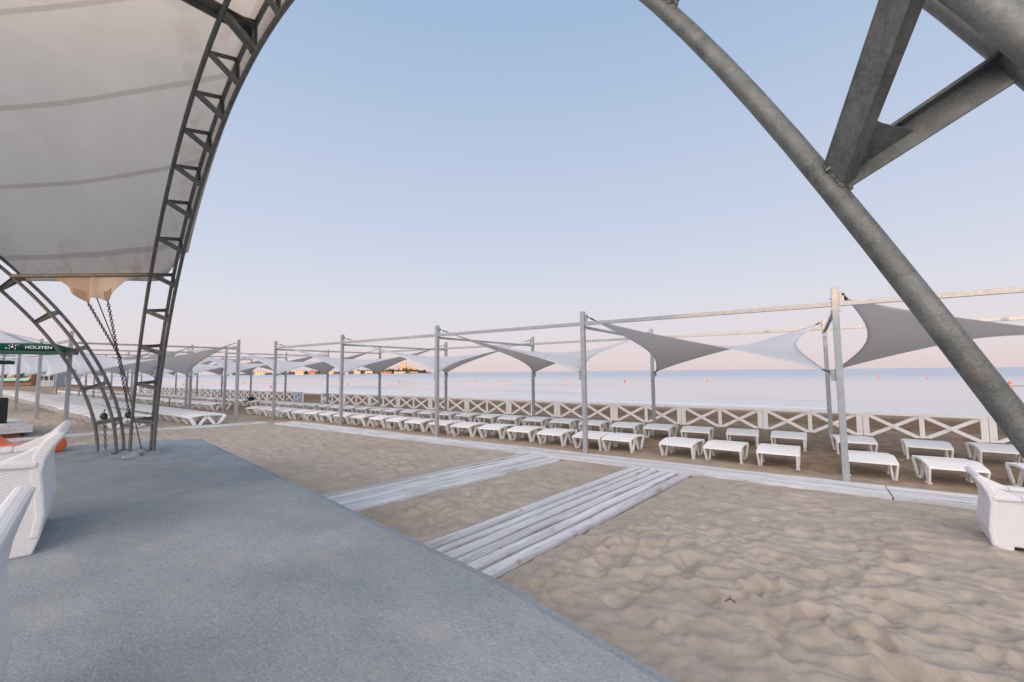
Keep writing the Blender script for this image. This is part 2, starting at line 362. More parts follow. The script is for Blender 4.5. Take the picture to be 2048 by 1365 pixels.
P1A, P1B = path_ext(P1A, P1B, 1.7); P2A, P2B = path_ext(P2A, P2B, 1.7)
def make_ground():
    X = np.concatenate([-np.array(geo(30, 9000, 6, 40))[::-1], axis_lines([(-30, -14, .11), (-14, -7.5, .07), (-7.5, -3.6, .03), (-3.6, 2.6, .018), (2.6, 8, .06)])[1:], np.array(geo(8, 9000, 6, 40))[1:]])
    Y = np.concatenate([-np.array(geo(3, 9000, 6, 30))[::-1], axis_lines([(-3, 1.0, .3), (1.0, 1.6, .1), (1.6, 5.4, .019), (5.4, 8.2, .03), (8.2, 14.8, .07), (14.8, 30, .2)])[1:], [32, 36, 45, 60]])
    xx, yy = np.meshgrid(X, Y); x = xx.ravel(); y = yy.ravel()
    z = terrain(x, y); fade = sstep(-34, -26, x)*sstep(12, 8.5, x)*sstep(-4, 0, y)*sstep(24, 16, y)
    h = sand_height(x, y)
    flat = np.zeros_like(x); calm = np.ones_like(x)
    for (a, b, hw) in ((P1A, P1B, .49), (P2A, P2B, .49), (Vector((-15.6, 8.1, 0)), Vector((8, 8.1, 0)), .35)):
        d = (b-a); L = d.length; d.normalize(); u = (x-a.x)*d.x+(y-a.y)*d.y; v = np.abs(-(x-a.x)*d.y+(y-a.y)*d.x)
        calm = np.minimum(calm, .28+.72*sstep(hw, hw+.5, v+10*((u < -.3)|(u > L+.3))))
        flat = np.maximum(flat, sstep(hw+.05, hw-.03, v)*(u > -.1)*(u < L+.1))
    z = z+h*.9*calm*fade*(1-flat)+(1-flat)*.04*fade-flat*.15
    nx, ny = len(X), len(Y); me = bpy.data.meshes.new('beach_sand'); me.vertices.add(nx*ny)
    me.vertices.foreach_set('co', np.stack([x, y, z], 1).astype(np.float32).ravel())
    i, j = np.meshgrid(np.arange(nx-1), np.arange(ny-1)); q = (j*nx+i).ravel(); f = np.stack([q, q+1, q+nx+1, q+nx], 1).astype(np.int32)
    me.loops.add(f.size); me.loops.foreach_set('vertex_index', f.ravel()); me.polygons.add(len(f)); me.polygons.foreach_set('loop_start', np.arange(0, f.size, 4, dtype=np.int32))
    me.polygons.foreach_set('use_smooth', np.ones(len(f), bool)); me.update(calc_edges=True); me.validate(); me.materials.append(M['sand'])
    o = bpy.data.objects.new('beach_sand', me); COL.objects.link(o)
    tag(o, kind='structure', label='pale trampled beach sand, browner under the loungers'); return o
make_ground()
def make_sea():
    X = np.concatenate([-np.array(geo(90, 20000, 6, 24))[::-1], axis_lines([(-90, 50, 1.6)])[1:], np.array(geo(50, 20000, 6, 24))[1:]])
    Y = np.concatenate([axis_lines([(21, 62, .22)]), np.array(geo(62, 30000, 6.5, 40))[1:]]); xx, yy = np.meshgrid(X, Y)
    w = fbm(xx*.035+3, yy*.42+.012*xx, 3, 17); w2 = fbm(xx*.02, yy*.16, 2, 29)
    z = -.4+(.34*sstep(.50, .66, w)*sstep(.42, .56, w2)-.05+.10*fbm(xx*.05, yy*.6, 2, 51))*sstep(120, 62, yy)*sstep(23, 29, yy)*.62
    nx, ny = len(X), len(Y); m = MB(); m.v = [tuple(p) for p in np.stack([xx.ravel(), yy.ravel(), z.ravel()], 1)]
    m.f = [(j*nx+i, j*nx+i+1, (j+1)*nx+i+1, (j+1)*nx+i) for j in range(ny-1) for i in range(nx-1)]
    return m.build('sea', M['water'], None, smooth=True, fix=False)
sea = make_sea()
tag(sea, kind='structure', label='calm pale sea reaching the horizon')

# ------------------------------------------------------------------ stage platform
PZ = .6
EDGE = [(-10.6, 1.57), (-10.24, 2.385), (-9.53, 3.30), (-3.795, 2.375), (-1.47, 1.99), (-.533, 1.742), (3.2, 1.05)]
OUT = [(-10.68, 1.60), (-10.32, 2.43), (-9.56, 3.40), (-3.80, 2.47), (-1.45, 2.075), (-.50, 1.815), (3.28, 1.12)]
def make_platform():
    root = empty('stage_platform', (0, 0, 0)); tag(root, 'low stage platform covered in blue-grey felt carpet', 'stage')
    feet = [Vector((-8.42, 2.37)), Vector((-8.70, 2.40)), Vector((-8.5, 2.08)), Vector((-9.2, 1.88)), Vector((-8.93, 1.98)), Vector((-9.14, 2.2))]
    poly = [(-13.5, -7.5), (-11.6, 0.2)]+EDGE[:]+[(3.2, -7.5)]
    bm = bmesh.new(); vs = [bm.verts.new((x, y, PZ)) for x, y in poly]; bm.faces.new(vs); bmesh.ops.triangulate(bm, faces=bm.faces)
    for x0 in np.arange(-13, 3.2, .12):
        if -10.8 < x0 < -7.2: bmesh.ops.bisect_plane(bm, geom=bm.verts[:]+bm.edges[:]+bm.faces[:], plane_co=(x0, 0, 0), plane_no=(1, 0, 0))
    for y0 in np.arange(.2, 3.4, .1): bmesh.ops.bisect_plane(bm, geom=bm.verts[:]+bm.edges[:]+bm.faces[:], plane_co=(0, y0, 0), plane_no=(0, 1, 0))
    for v in bm.verts:                                         # wrinkles where the carpet was cut round the truss feet
        p = Vector((v.co.x, v.co.y)); d = min((p-f).length for f in feet)
        w = math.exp(-(d/.5)**2); v.co.z += .028*w*(math.sin(v.co.x*9+v.co.y*14)+.3)*(1 if v.co.y < 3 else 0)
    me = bpy.data.meshes.new('carpet'); bm.normal_update(); bm.to_mesh(me); bm.free()
    for p in me.polygons: p.use_smooth = True
    me.materials.append(M['carpet']); c = bpy.data.objects.new('carpet', me); COL.objects.link(c); c.parent = root
    rim = MB(); n = len(EDGE)
    for i in range(n-1):
        a, b, c1, d = EDGE[i], EDGE[i+1], OUT[i+1], OUT[i]
        rim.add([(a[0], a[1], PZ-.004), (b[0], b[1], PZ-.004), (c1[0], c1[1], PZ-.022), (d[0], d[1], PZ-.022), (d[0], d[1], -.05), (c1[0], c1[1], -.05)], [(0, 1, 2, 3), (3, 2, 5, 4)])
    rim.build('carpet_edge', M['carpet'], root)
    sm = MB(); 
    for i in range(2, n-1): sm.bar((EDGE[i][0], EDGE[i][1], PZ), (EDGE[i+1][0], EDGE[i+1][1], PZ), .006, .004)
    sm.build('edge_strip', M['post'], root)
    fl = MB()
    for (cx, cy, rz, L) in ((-8.62, 2.20, .1, .34), (-8.25, 2.05, -.2, .36)):   # torn carpet flaps by the feet
        Mz = Matrix.Rotation(rz, 4, 'Z')
        fl.grid(lambda u, v: Vector((cx, cy, PZ))+(Mz @ Vector(((u-.5)*L, (v-.5)*.2, .012+.05*math.sin(math.pi*u)*v))), 8, 4)
    o = fl.build('carpet_flap', M['carpet'], root, smooth=True); o.modifiers.new('s', 'SOLIDIFY').thickness = .008
make_platform()

# ------------------------------------------------------------------ boardwalks
def boards(name, a, b, width, nb, label, thick=.05, z=.015, joints=(), gap=.014, seed=0, far_z=0.0):
    rnd = random.Random(seed); a = Vector(a); b = Vector(b); d = (b-a); L = d.length; d.normalize(); s = Vector((-d.y, d.x, 0))
    root = empty(name, (a+b)/2); tag(root, label, 'boardwalk'); bw = (width-gap*(nb-1))/nb
    cuts = [0]+[j*L for j in joints]+[1*L]
    for i in range(nb):
        off = -width/2+bw/2+i*(bw+gap)
        mb = MB(); uvs = []
        for k in range(len(cuts)-1):
            u0 = cuts[k]+(.02 if k else -rnd.uniform(0, .05)); u1 = cuts[k+1]-(0 if k == len(cuts)-2 else .0); tilt = rnd.uniform(-.006, .006); n = 12
            u1 += rnd.uniform(-.02, .03) if k == len(cuts)-2 else 0
            zz = [z+rnd.uniform(-.004, .006)+terr(*(a+d*u)[:2]) for u in np.linspace(u0, u1, n)]; vs = []; jit = rnd.uniform(-.003, .003)
            for m_, u in enumerate(np.linspace(u0, u1, n)):
                for sgn, top in ((-1, 1), (1, 1), (1, 0), (-1, 0)):
                    p = a+d*u+s*(off+jit+sgn*bw/2); vs.append((p.x-root.location.x, p.y-root.location.y, zz[m_]+(thick if top else 0)+sgn*tilt)); uvs.append((u+i*3.7+seed*11, off+sgn*bw/2+(0 if top else .04)))
            fs = [(0, 1, 2, 3), tuple(4*(n-1)+q for q in (3, 2, 1, 0))]
            for m_ in range(n-1):
                for q in range(4): fs.append((4*m_+q, 4*m_+(q+1) % 4, 4*m_+4+(q+1) % 4, 4*m_+4+q))
            mb.add(vs, fs)
        o = mb.build('plank', M['plank'], root); me = o.data; uvl = me.uv_layers.new(name='UVMap')
        for l in me.loops: uvl.data[l.index].uv = uvs[l.vertex_index]
    nbm = max(2, int(L/1.6))                                    # bearers underneath
    for k in range(nbm):
        p = a+d*(L*(k+.5)/nbm); g = terr(p.x, p.y); p = p-Vector(root.location); zz = Vector((0, 0, z-.025+g))
        box_uv(MB().bar(p-s*(width/2-.06)+zz, p+s*(width/2-.06)+zz, .07, .045).build('bearer', M['plank'], root))
    return root
boards('boardwalk', (-15.6, 8.1, 0), (8.5, 8.1, 0), .70, 5, 'long white board path in front of the sunbeds, parallel to the sea', joints=(.225, .4564, .683, .86), seed=1, gap=.028)
boards('boardwalk', P1A, P1B, .98, 6, 'short white board path from the stage, the farther of the pair', seed=2, gap=.036)
boards('boardwalk', P2A, P2B, .98, 6, 'short white board path from the stage, the nearer of the pair, with wide dark gaps', seed=3, gap=.046)
boards('boardwalk', (-16.35, 7.75, 0), (-16.75, 1.6, 0), .62, 5, 'narrow white board path beside the left block of sunbeds', seed=4)

# ------------------------------------------------------------------ stage roof: two truss arches and a membrane
ACO = [0.02991055968813677, -0.20106197564135397, 0.42591986536508936, -0.25966794934714776, -0.03780775484258226, 1.0063973987564956]
AA, AB = 4.45, 4.0
def prof(t):
    r = 0
    for c in ACO: r = r*t+c
    return AA-AA*r*math.cos(t), AB*r*math.sin(t)
def arch_fn(C0, ang, nsign, xs=1.0):
    dv = Vector((math.cos(ang), math.sin(ang), 0)); n = Vector((-dv.y, dv.x, 0))*nsign; s0 = prof(0)[0]
    def fn(t, out_=0.0, nn=0.0):
        e = 1e-3; p = prof(t); q = prof(t+e); o = prof(t-e); d = Vector((q[0]-o[0], q[1]-o[1])).normalized()
        s = (p[0]-s0)*xs-d.y*out_; z = p[1]+d.x*out_
        return C0+dv*s+Vector((0, 0, z))+n*nn
    return fn
A1 = arch_fn(Vector((-8.42, 2.366, PZ)), R(-8.5), 1)
A2 = arch_fn(Vector((-9.18, 1.88, PZ)), R(-100), -1, .92)
ST = [.114, .252, .397, .543, .69, .835, .977, 1.105, 1.23, 1.35, 1.47, 1.58, 1.71, 1.85, 1.99, 2.13, 2.27, 2.41, 2.565, 2.735, 2.885, 3.02]
PR = .022
def make_truss(fn, label, tent_out=.2, splice=True):
    root = empty('truss_arch', fn(0)); base = Vector(root.location); tag(root, label, 'truss arch', 'arched lattice trusses carrying the stage roof')
    ts = np.linspace(0, math.pi-.02, 90)
    for (o, m) in ((0, 0), (.30, 0), (tent_out, -.26)):
        MB().tube([fn(t, o, m)-base for t in ts], PR, 14).build('chord', M['steel'], root, smooth=True, autosmooth=60)
    bm_ = MB(); first = True
    for t in ST:
        i_, o_, k_ = fn(t, 0, 0)-base, fn(t, .30, 0)-base, fn(t-(.034 if t > 1.9 else 0), tent_out, -.26)-base
        tang = (fn(t+.02)-fn(t-.02)).normalized(); big = abs(t-1.58) < .01 and splice
        w = .054 if not big else .085
        for p, q, sd_ in ((k_, o_, 1), (k_, i_, -1), (i_, o_, 1)):
            u = (q-p).normalized(); nn = u.cross(tang).normalized()
            MB().angle(p+u*.01, q-u*.01, w, .006, nn, sd_).build('lacing_bar', M['steel'], root)
        if t > 2.5:                                              # welded gusset between the two bars
            g_ = (k_-i_).normalized(); h_ = (o_-i_).normalized(); nn = g_.cross(h_).normalized()
            wb = MB(); rr_ = random.Random(int(t*1000))
            for q_ in range(26):
                f_ = (q_/25-.5)*.062; dd_ = (i_*1.0+tang*f_+(g_ if q_ % 2 else h_)*(PR+.002)); wb.ball(dd_, rr_.uniform(.004, .0075), 6, 4)
            wb.build('weld_bead', M['steel'], root, smooth=True)
            MB().prism([i_+g_*.06, i_+g_*.15, i_+(g_+h_).normalized()*.13, i_+h_*.15, i_+h_*.06], -nn*.003-tang*.0, nn*.003).build('gusset', M['steel'], root)
        if big:                                                  # bolted splice of two segments
            c = (i_+o_+k_)/3
            pl = MB(); 
            for dt in (-.012, .012):
                tri = [c+(p-c)*1.12 for p in (i_, o_, k_)]; inn = [c+(p-c)*.62 for p in (i_, o_, k_)]; sh = tang*dt
                for a_ in range(3):
                    b_ = (a_+1) % 3; pl.prism([tri[a_], tri[b_], inn[b_], inn[a_]], sh-tang*.006, sh+tang*.006)
            pl.build('splice_plate', M['steel'], root)
            nv_ = (fn(t, 0, -1)-fn(t, 0, 0)).normalized(); q0 = o_.lerp(k_, .0)-Vector((0, 0, .05)); q1 = k_+nv_*.75+Vector((0, 0, .06))
            MB().angle(q0, q1, .13, .008, (0, 0, 1), 1).build('outrigger', M['steel'], root)
    feet = MB()
    for (o, m) in ((0, 0), (.30, 0), (tent_out, -.26)):
        for tt in (0, math.pi-.02):
            p = fn(tt, o, m)-base; p.z = .006; feet.box(p, (.11, .11, .012))
    feet.build('base_plate', M['steel'], root)
    return root
make_truss(A1, 'lattice arch spanning the stage front, its pipe crossing the right of the view', .23)
make_truss(A2, 'second lattice steel arch rising to the left out of view beside the first arch foot', .2)
def strut(a, b, r, label):
    a = Vector(a); b = Vector(b)
    o = MB().tube([Vector((0, 0, 0)), b-a], r, 12).build('strut', M['steel'], None, smooth=True, autosmooth=60); o.location = a
    return tag(o, label, 'strut')
strut(A2(.70, .2, -.26), A1(.69, .23, -.26), .03, 'grey steel tube between the two arches under the canopy hem')
def make_canopy():
    t0, t1 = .78, math.pi-.72; nu, nv = 48, 96
    root = empty('stage_canopy', (A1(1.57)+A2(1.57))/2); base = Vector(root.location); tag(root, 'off-white stained membrane roof stretched between the stage arches', 'canopy')
    def surf(u, v):
        t = t0+(t1-t0)*v; t2 = .70+(math.pi-.72-.70)*v
        a = A1(t, .36, .12); b = A2(t2, .33, .02); p = a.lerp(b, u)
        hem = math.exp(-v*26)
        p.z -= .30*math.sin(math.pi*u)*math.sin(math.pi*min(1, v*1.05)) 
        d1 = (1-u)*hem; p.z -= .42*hem*sstep(0.0, .18, np.array(u))*1.0*(1-u*.75)
        p.z += .006*math.sin(u*23+v*9)*math.sin(math.pi*u)
        return p-base
    m = MB().grid(surf, nu, nv); o = m.build('membrane', M['membrane'], root, smooth=True, fix=False); me = o.data; uvl = me.uv_layers.new(name='UVMap')
    for l in me.loops:
        i = l.vertex_index % (nu+1); j = l.vertex_index // (nu+1); uvl.data[l.index].uv = (i/nu, (j/nv)*5.6+.25)
    md = o.modifiers.new('s', 'SOLIDIFY'); md.thickness = .004
    # corner flap below the tube
    A = A2(.70, .2, -.26); B = A1(.69, .23, -.26)
    wi = (B-A); fl = MB(); nf = 24
    pts = [(.0, 0), (.10, .16), (.25, .52), (.36, .86), (.42, 1.0), (.48, .90), (.55, .80), (.62, .86), (.68, .97), (.76, .74), (.90, .20), (1, 0)]
    def hang(s):
        for (p, q), (p2, q2) in zip(pts, pts[1:]):
            if p <= s <= p2: return q+(q2-q)*(s-p)/(p2-p)
        return 0
    def flap(u, v):
        s = .29+.56*u; p = A+wi*s; d = hang(u)*.355*v; fold = .035*math.cos((u-.42)*24)*v*math.sin(math.pi*u)
        sea_ = Vector((0.35, .93, 0))
        return p+Vector((0, 0, -.025-d))+sea_*(fold+.02*v)-base
    f = MB().grid(flap, 40, 10).build('corner_flap', M['membrane'], root, smooth=True, fix=False); grid_uv(f, 40, 10); f.modifiers.new('s', 'SOLIDIFY').thickness = .004
    for l in f.data.uv_layers[0].data: l.uv = (.01+l.uv[0]*.05, .55+l.uv[1]*.3)
    pm = plain('grey_tan_patch', (.25, .20, .16), .85); f.data.materials.append(pm)
    for k_, p_ in enumerate(f.data.polygons):
        uu, vv = (k_ % 40+.5)/40, (k_//40+.5)/10
        if (.30 < uu < .43 or .66 < uu < .78) and vv > .62: p_.material_index = 1
    return [flap(.42, 1)+base, flap(.68, 1)+base, flap(.52, .35)+base]
tipL, tipR, tipM = make_canopy()
def make_chain(a, b, name, label, sag=.0, link=.055):
    a = Vector(a); b = Vector(b); L = (b-a).length; n = int(L/(link*.72)); mb = MB(); d = (b-a).normalized()
    s = d.cross(Vector((0, 0, 1))).normalized() if abs(d.z) < .99 else Vector((1, 0, 0)); u = s.cross(d)
    for i in range(n):
        c = (b-a)*((i+.5)/n)+Vector((0, 0, -sag*math.sin(math.pi*(i+.5)/n))); w = s if i % 2 else u
        ring = []
        for k in range(12):
            an = 2*math.pi*k/12; ring.append(c+d*(math.cos(an)*link/2)+w*(math.sin(an)*link*.3))
        mb.tube(ring, .0055, 5, closed=True)
    o = mb.build(name, M['chain'], None, smooth=True); o.location = a; return tag(o, label, 'chain', 'chains tensioning the canopy corner')
hub = plan(-6.30, 6.85, 2.08); low = Vector((-8.62, 2.27, PZ+.03)); hoist = plan(-6.16, 6.9, 1.22)
make_chain(tipL, hub, 'chain', 'rusty chain hanging from the left point of the canopy corner flap')
make_chain(tipR, hoist, 'chain', 'rusty chain from the right point of the canopy flap down to the black hoist')
make_chain(plan(-6.55, 6.9, 1.13), plan(-6.5, 6.9, PZ+.02), 'chain', 'short loose chain hanging below the lower black hoist')
def make_hoist(p, label, s=1.0):
    r = empty('chain_hoist', p); tag(r, label, 'chain hoist', 'black chain hoists by the arch feet')
    MB().ball((0, 0, 0), .062*s, 12, 8, (1.25, .8, .95)).ball((.07*s, 0, -.02), .035*s, 10, 6).build('body', M['black'], r, smooth=True)
    MB().tube([(0, 0, .05), (0, 0, .09), (.02, 0, .11), (.035, 0, .09)], .007, 6).build('hook', M['chain'], r, smooth=True)
make_hoist(hoist+Vector((0, 0, -.05)), 'black chain hoist hanging between the arch feet, the higher one')
make_hoist(plan(-6.56, 6.9, 1.15), 'black chain hoist behind the left truss foot, the lower one')
rp = [tipM, tipM.lerp(hub, .5), hub, hub.lerp(low, .5)+Vector((.01, 0, 0)), low]
rope = MB().tube([p-Vector(tipM) for p in rp], .007, 6).build('tension_cable', M['chain'], None, smooth=True); rope.location = tipM; tag(rope, 'thin dark steel cable from the canopy corner down to the truss foot', 'cable')

def twig(x, y, L, rz, label):
    r = MB().tube([(-L/2, 0, .0), (0, .02, .012), (L/2, -.01, .0)], .004, 5).tube([(0, .02, .012), (L*.2, .05, .02)], .003, 5).build('twig', M['chain'], None); r.location = (x, y, terr(x, y)+float(sand_height(np.array([x]), np.array([y]))[0])+.05); r.rotation_euler = (0, 0, rz); tag(r, label, 'twig')
twig(-.55, 3.62, .07, .4, 'small dry twig on the trampled sand right of the nearer board path')
twig(-1.35, 6.9, .07, 1.4, 'tiny dark twig on the smooth sand near the long board path')

# ------------------------------------------------------------------ shade frames and sails
PW = .09; TOPZ = 3.1
def make_frame(name, xs, y0, y1, label, tops=None):
    root = empty(name, ((xs[0]+xs[-1])/2, (y0+y1)/2, 0)); base = Vector(root.location); tag(root, label, 'pergola', 'galvanised post and beam frames for the shade sails')
    for y in (y0, y1):
        for x in xs:
            g = terr(x, y); p = MB(); lean = random.uniform(-.02, .02)
            p.bar((x-base.x, y-base.y, g-.25), (x-base.x+lean*.0, y-base.y, TOPZ), PW, PW)
            for zz in (2.72, 2.92):
                for sx in (-1, 1): p.tube([(x-base.x+sx*(PW/2-.005), y-base.y, zz), (x-base.x+sx*(PW/2+.025), y-base.y, zz)], .014, 6)
            p.build('post', M['post'], root, bevel=.006)
        for a, b in zip(xs, xs[1:]):
            MB().bar((a+PW/2-base.x, y-base.y, 2.83), (b-PW/2-base.x, y-base.y, 2.83), .06, .075).build('beam', M['post'], root, bevel=.005)
    for x in xs:
        MB().bar((x-base.x, y0+PW/2-base.y, 2.76), (x-base.x, y1-PW/2-base.y, 2.76), .055, .055).build('cross_beam', M['post'], root, bevel=.005)
    return root
def make_sail(x0, x1, y0, y1, label, parts=True, group='shade sails twisted between high and low posts', a=.105, av=.06):
    root = empty('shade_sail', ((x0+x1)/2, (y0+y1)/2, 2.4)); base = Vector(root.location); tag(root, label, 'shade sail', group)
    hi, lo = 2.98, 1.72
    post = {(0, 0): Vector((x0, y0, hi)), (1, 0): Vector((x1, y0, lo)), (0, 1): Vector((x0, y1, lo)), (1, 1): Vector((x1, y1, hi))}
    cen = sum(post.values(), Vector())/4; cor = {}
    for k, p in post.items(): f = .068; cor[k] = Vector((p.x+(cen.x-p.x)*f, p.y+(cen.y-p.y)*f, p.z+(cen.z-p.z)*f*1.0))
    def srf(u, v):
        uu = u+a*(1-2*u)*4*v*(1-v); vv = v+av*(1-2*v)*4*u*(1-u)
        p = (cor[(0, 0)]*(1-uu)+cor[(1, 0)]*uu)*(1-vv)+(cor[(0, 1)]*(1-uu)+cor[(1, 1)]*uu)*vv
        return p-base
    n = 28 if parts else 14
    o = MB().grid(srf, n, n).build('fabric', M['sail'], root, smooth=True, fix=False); grid_uv(o, n, n); o.modifiers.new('s', 'SOLIDIFY').thickness = .004
    for k, p in post.items():
        c = cor[k]-base; sx = 1 if k[0] == 0 else -1; sy = 1 if k[1] == 0 else -1
        q = p-base+Vector((sx*.11, 0, 0)) if p.z > 2.4 else p-base+Vector((sx*.06, sy*.06, 0)); d = (c-q).normalized(); L = (c-q).length
        w = MB().tube([q, c], .007, 6)
        if parts:
            w.tube([q+d*L*.5, q+d*L*.55, q+d*L*.78, q+d*L*.83], [.006, .018, .018, .006], 8); w.ball(q, .024, 8, 5)
            w.bar(c+d*-.02, c+d*.10, .05, .016)
        cb = w.build('cable', M['cable'], root, smooth=True, autosmooth=40)
        if parts:
            bx = MB().box(p-base+Vector((sx*(PW/2+.038), 0, -.03)), (.07, .012, .17)); bx.tube([p-base+Vector((sx*(PW/2+.035), -.012, -.02)), p-base+Vector((sx*(PW/2+.035), .012, -.02))], .014, 8)
            bx.build('bracket', M['post'], cb)
XA = [4.82, .42, -3.98, -8.38, -12.78, -17.18]
XC = [-21.58-4.4*k for k in range(9)]
XB = [-17.5-4.4*k for k in range(8)]
YA0, YA1 = 8.5, 13.5
YB0, YB1 = 2.87, 7.3
make_frame('sail_pergola', XA[::-1], YA0, YA1, 'galvanised frame of posts and beams over the sunbeds right of the arch')
make_frame('sail_pergola', XC[::-1]+[-17.18-.0][:0], YA0, YA1, 'far galvanised frame continuing the post rows to the left along the fence')
make_frame('sail_pergola', XB[::-1], YB0, YB1, 'galvanised frame over the left block of sunbeds, seen through the truss feet')
lk = MB()
sails = [((.42, 4.82), 'grey shade sail at the right edge, crossed by the big near pipe'), ((-3.98, .42), 'widest grey and white shade sail, between the two rightmost front posts'),
         ((-8.38, -3.98), 'shade sail over the place where the board paths meet, dark half turned to us'), ((-12.78, -8.38), 'white shade sail with the orange hillside building showing under it'),
         ((-17.18, -12.78), 'fourth white shade sail counted from the right edge'), ((-21.58, -17.18), 'shade sail just right of the front post beside the left board path')]
for (a_, b_), lb in sails: make_sail(a_, b_, YA0, YA1, lb)
for i, (a_, b_) in enumerate(zip(XC[1:], XC)): make_sail(a_, b_, YA0, YA1, 'small far shade sail in the row along the fence at left', parts=i < 2, group='far shade sails along the fence')
for i, (a_, b_) in enumerate(zip(XB[1:], XB)):
    make_sail(a_, b_, YB0, YB1, 'big grey shade sail behind the truss feet, nearest of the left block' if i == 0 else 'pale shade sail behind the green umbrella, second of the left block' if i == 1 else 'small shade sail deep in the left block behind the umbrella', parts=i < 3, group='shade sails over the left block')

# ------------------------------------------------------------------ sunbeds
LW, LL = .66, .92
def bed_profile(v): return .300+.030*math.sin(math.pi*min(1, v*1.15))**1.5+.012*v
def bed_meshes():
    def top(u, v):
        x = (u-.5)*LW*(1-.05*(1-math.sin(math.pi*min(1, max(0, v))))); z = bed_profile(v)
        if u < .09 or u > .91: z += .012*math.sin(math.pi*v)**.5 if v > 0 else 0
        return Vector((x, v*LL, z))
    nu, nv = 12, 18; m = MB(); vt = [top(i/nu, j/nv) for j in range(nv+1) for i in range(nu+1)]
    vb = [v-Vector((0, 0, .032)) for v in vt]; n = len(vt); fs = []
    for j in range(nv):
        for i in range(nu):
            q = j*(nu+1)+i; fs.append((q, q+1, q+nu+2, q+nu+1)); fs.append((n+q+nu+1, n+q+nu+2, n+q+1, n+q))
    for j in range(nv):
        for i, s in ((0, 1), (nu, -1)):
            q = j*(nu+1)+i; r = q+nu+1; fs.append((q, r, n+r, n+q) if s > 0 else (r, q, n+q, n+r))
    for i in range(nu):
        for q0 in (i, nv*(nu+1)+i): fs.append((q0, n+q0, n+q0+1, q0+1) if q0 == i else (q0+1, n+q0+1, n+q0, q0))
    m.add(vt+vb, fs)
    legs = []
    for sx in (-1, 1):
        for end in (0, 1):
            l = MB(); Y = lambda y: y if end == 0 else LL-y
            x = sx*(LW/2-.018); xi = sx*(LW/2-.062)
            f0, f1 = Vector((sx*(LW/2-.045), Y(.17), .012)), Vector((sx*(LW/2-.045), Y(.29), .012))
            l.bar((x, Y(.035), .295), f0+Vector((sx*.012, 0, .015)), .028, .092, (0, 1, 0)); l.bar((xi, Y(.455), .30), f1+Vector((-sx*.01, 0, .015)), .026, .08, (0, 1, 0))
            l.bar(f0-Vector((0, .0, 0)), f1, .06, .026); l.ball(f0, .03, 8, 5, (1, 1, .6)); l.ball(f1, .03, 8, 5, (1, 1, .6)); legs.append(l)
    ap = MB(); ap.bar((-LW/2+.05, .03, .282), (LW/2-.05, .03, .282), .02, .03); ap.bar((-LW/2+.05, LL-.03, .287), (LW/2-.05, LL-.03, .287), .02, .03); ap.bar((-LW/2+.1, LL/2, .288), (LW/2-.1, LL/2, .288), .03, .02)
    return m, legs, ap
def make_bed():
    root = empty('sunbed', (0, 0, 0)); m, legs, ap = bed_meshes()
    m.build('bed_top', M['plastic'], root, smooth=True, autosmooth=50)
    for l in legs: l.build('leg', M['plastic'], root, bevel=.004)
    ap.build('crossbar', M['plastic'], root); return root
proto = make_bed(); used = [False]
def make_bed_single():
    m, legs, ap = bed_meshes()
    for l in legs: m.add(l.v, l.f)
    return m
far_proto = [None]
def place_bed(x, y, label, group, rz=0.0, sy=1.0, parts=True):
    z = terr(x, y+.4); z = z+.04
    if parts:
        o = proto if not used[0] else copy_tree(proto); used[0] = True
    else:
        if far_proto[0] is None: far_proto[0] = o = make_bed_single().build('sunbed', M['plastic'])
        else: o = far_proto[0].copy(); COL.objects.link(o)
    o.location = (x, y, z-.005); o.rotation_euler = (0, 0, rz); o.scale = (1, sy, 1)
    return tag(o, label, 'sunbed', group)
rj = random.Random(3); J = lambda a: rj.uniform(-a, a)
ORD = ['first', 'second', 'third', 'fourth', 'fifth', 'sixth', 'seventh', 'eighth', 'ninth', 'tenth', 'eleventh', 'twelfth', 'thirteenth', 'fourteenth', 'fifteenth', 'sixteenth', 'seventeenth', 'eighteenth', 'nineteenth', 'twentieth', 'twenty-first', 'twenty-second', 'twenty-third']
r1 = [(-3.44, 'white plastic sunbed beside the second front post, right end of the crowded near row'), (-2.23, 'white sunbed in the near row, first of the spaced ones right of the crowd'), (-1.37, 'white sunbed in the near row, middle of three between the rightmost two front posts'),
      (-.49, 'white sunbed in the near row, just left of the rightmost front post'), (.76, 'white sunbed in the near row, just right of the rightmost front post'), (1.76, 'white sunbed in the near row, directly behind the wicker armchair on the sand'), (2.78, 'white sunbed cut by the right edge of the view, behind the big pipe')]
G1, G2 = 'white sunbeds in the near row along the board path', 'white sunbeds in the second row before the fence'
for x, lb in r1: place_bed(x+J(.02), 8.86+J(.04), lb, G1, R(J(5)))
for x in (3.8, 4.75): pass
r2 = [(-3.2, 'white sunbed in the second row, straight behind the right end of the crowded near row'), (-2.28, 'white sunbed in the second row, third one left of the rightmost posts'), (-1.29, 'white sunbed in the second row, second one left of the rightmost posts'), (-.42, 'white sunbed in the second row, just left of the rightmost posts'), (.74, 'white sunbed in the second row, half hidden by the rightmost front post'), (1.78, 'white sunbed in the second row, alone before the fence right of the rightmost posts'), (2.80, 'white sunbed in the second row, partly behind the big near pipe')]
for x, lb in r2: place_bed(x+J(.02), 11.03+J(.04), lb, G2, R(J(5)))
x = -4.15; i = 0
while x > -20.6:
    place_bed(x+J(.03), 8.86+J(.05), f'white sunbed packed in the near row, {ORD[i+1]} from the right end of the crowd', G1, R(J(5))); x -= .93; i += 1
x = -4.12; i = 0
while x > -24.6:
    place_bed(x+J(.03), 11.03+J(.05), f'white sunbed packed in the second row, {ORD[min(i, 22)]} leftward from the path junction', G2, R(J(5))); x -= .93; i += 1
GL, GM = 'white sunbeds of the left block', 'far white sunbeds beyond the left posts'
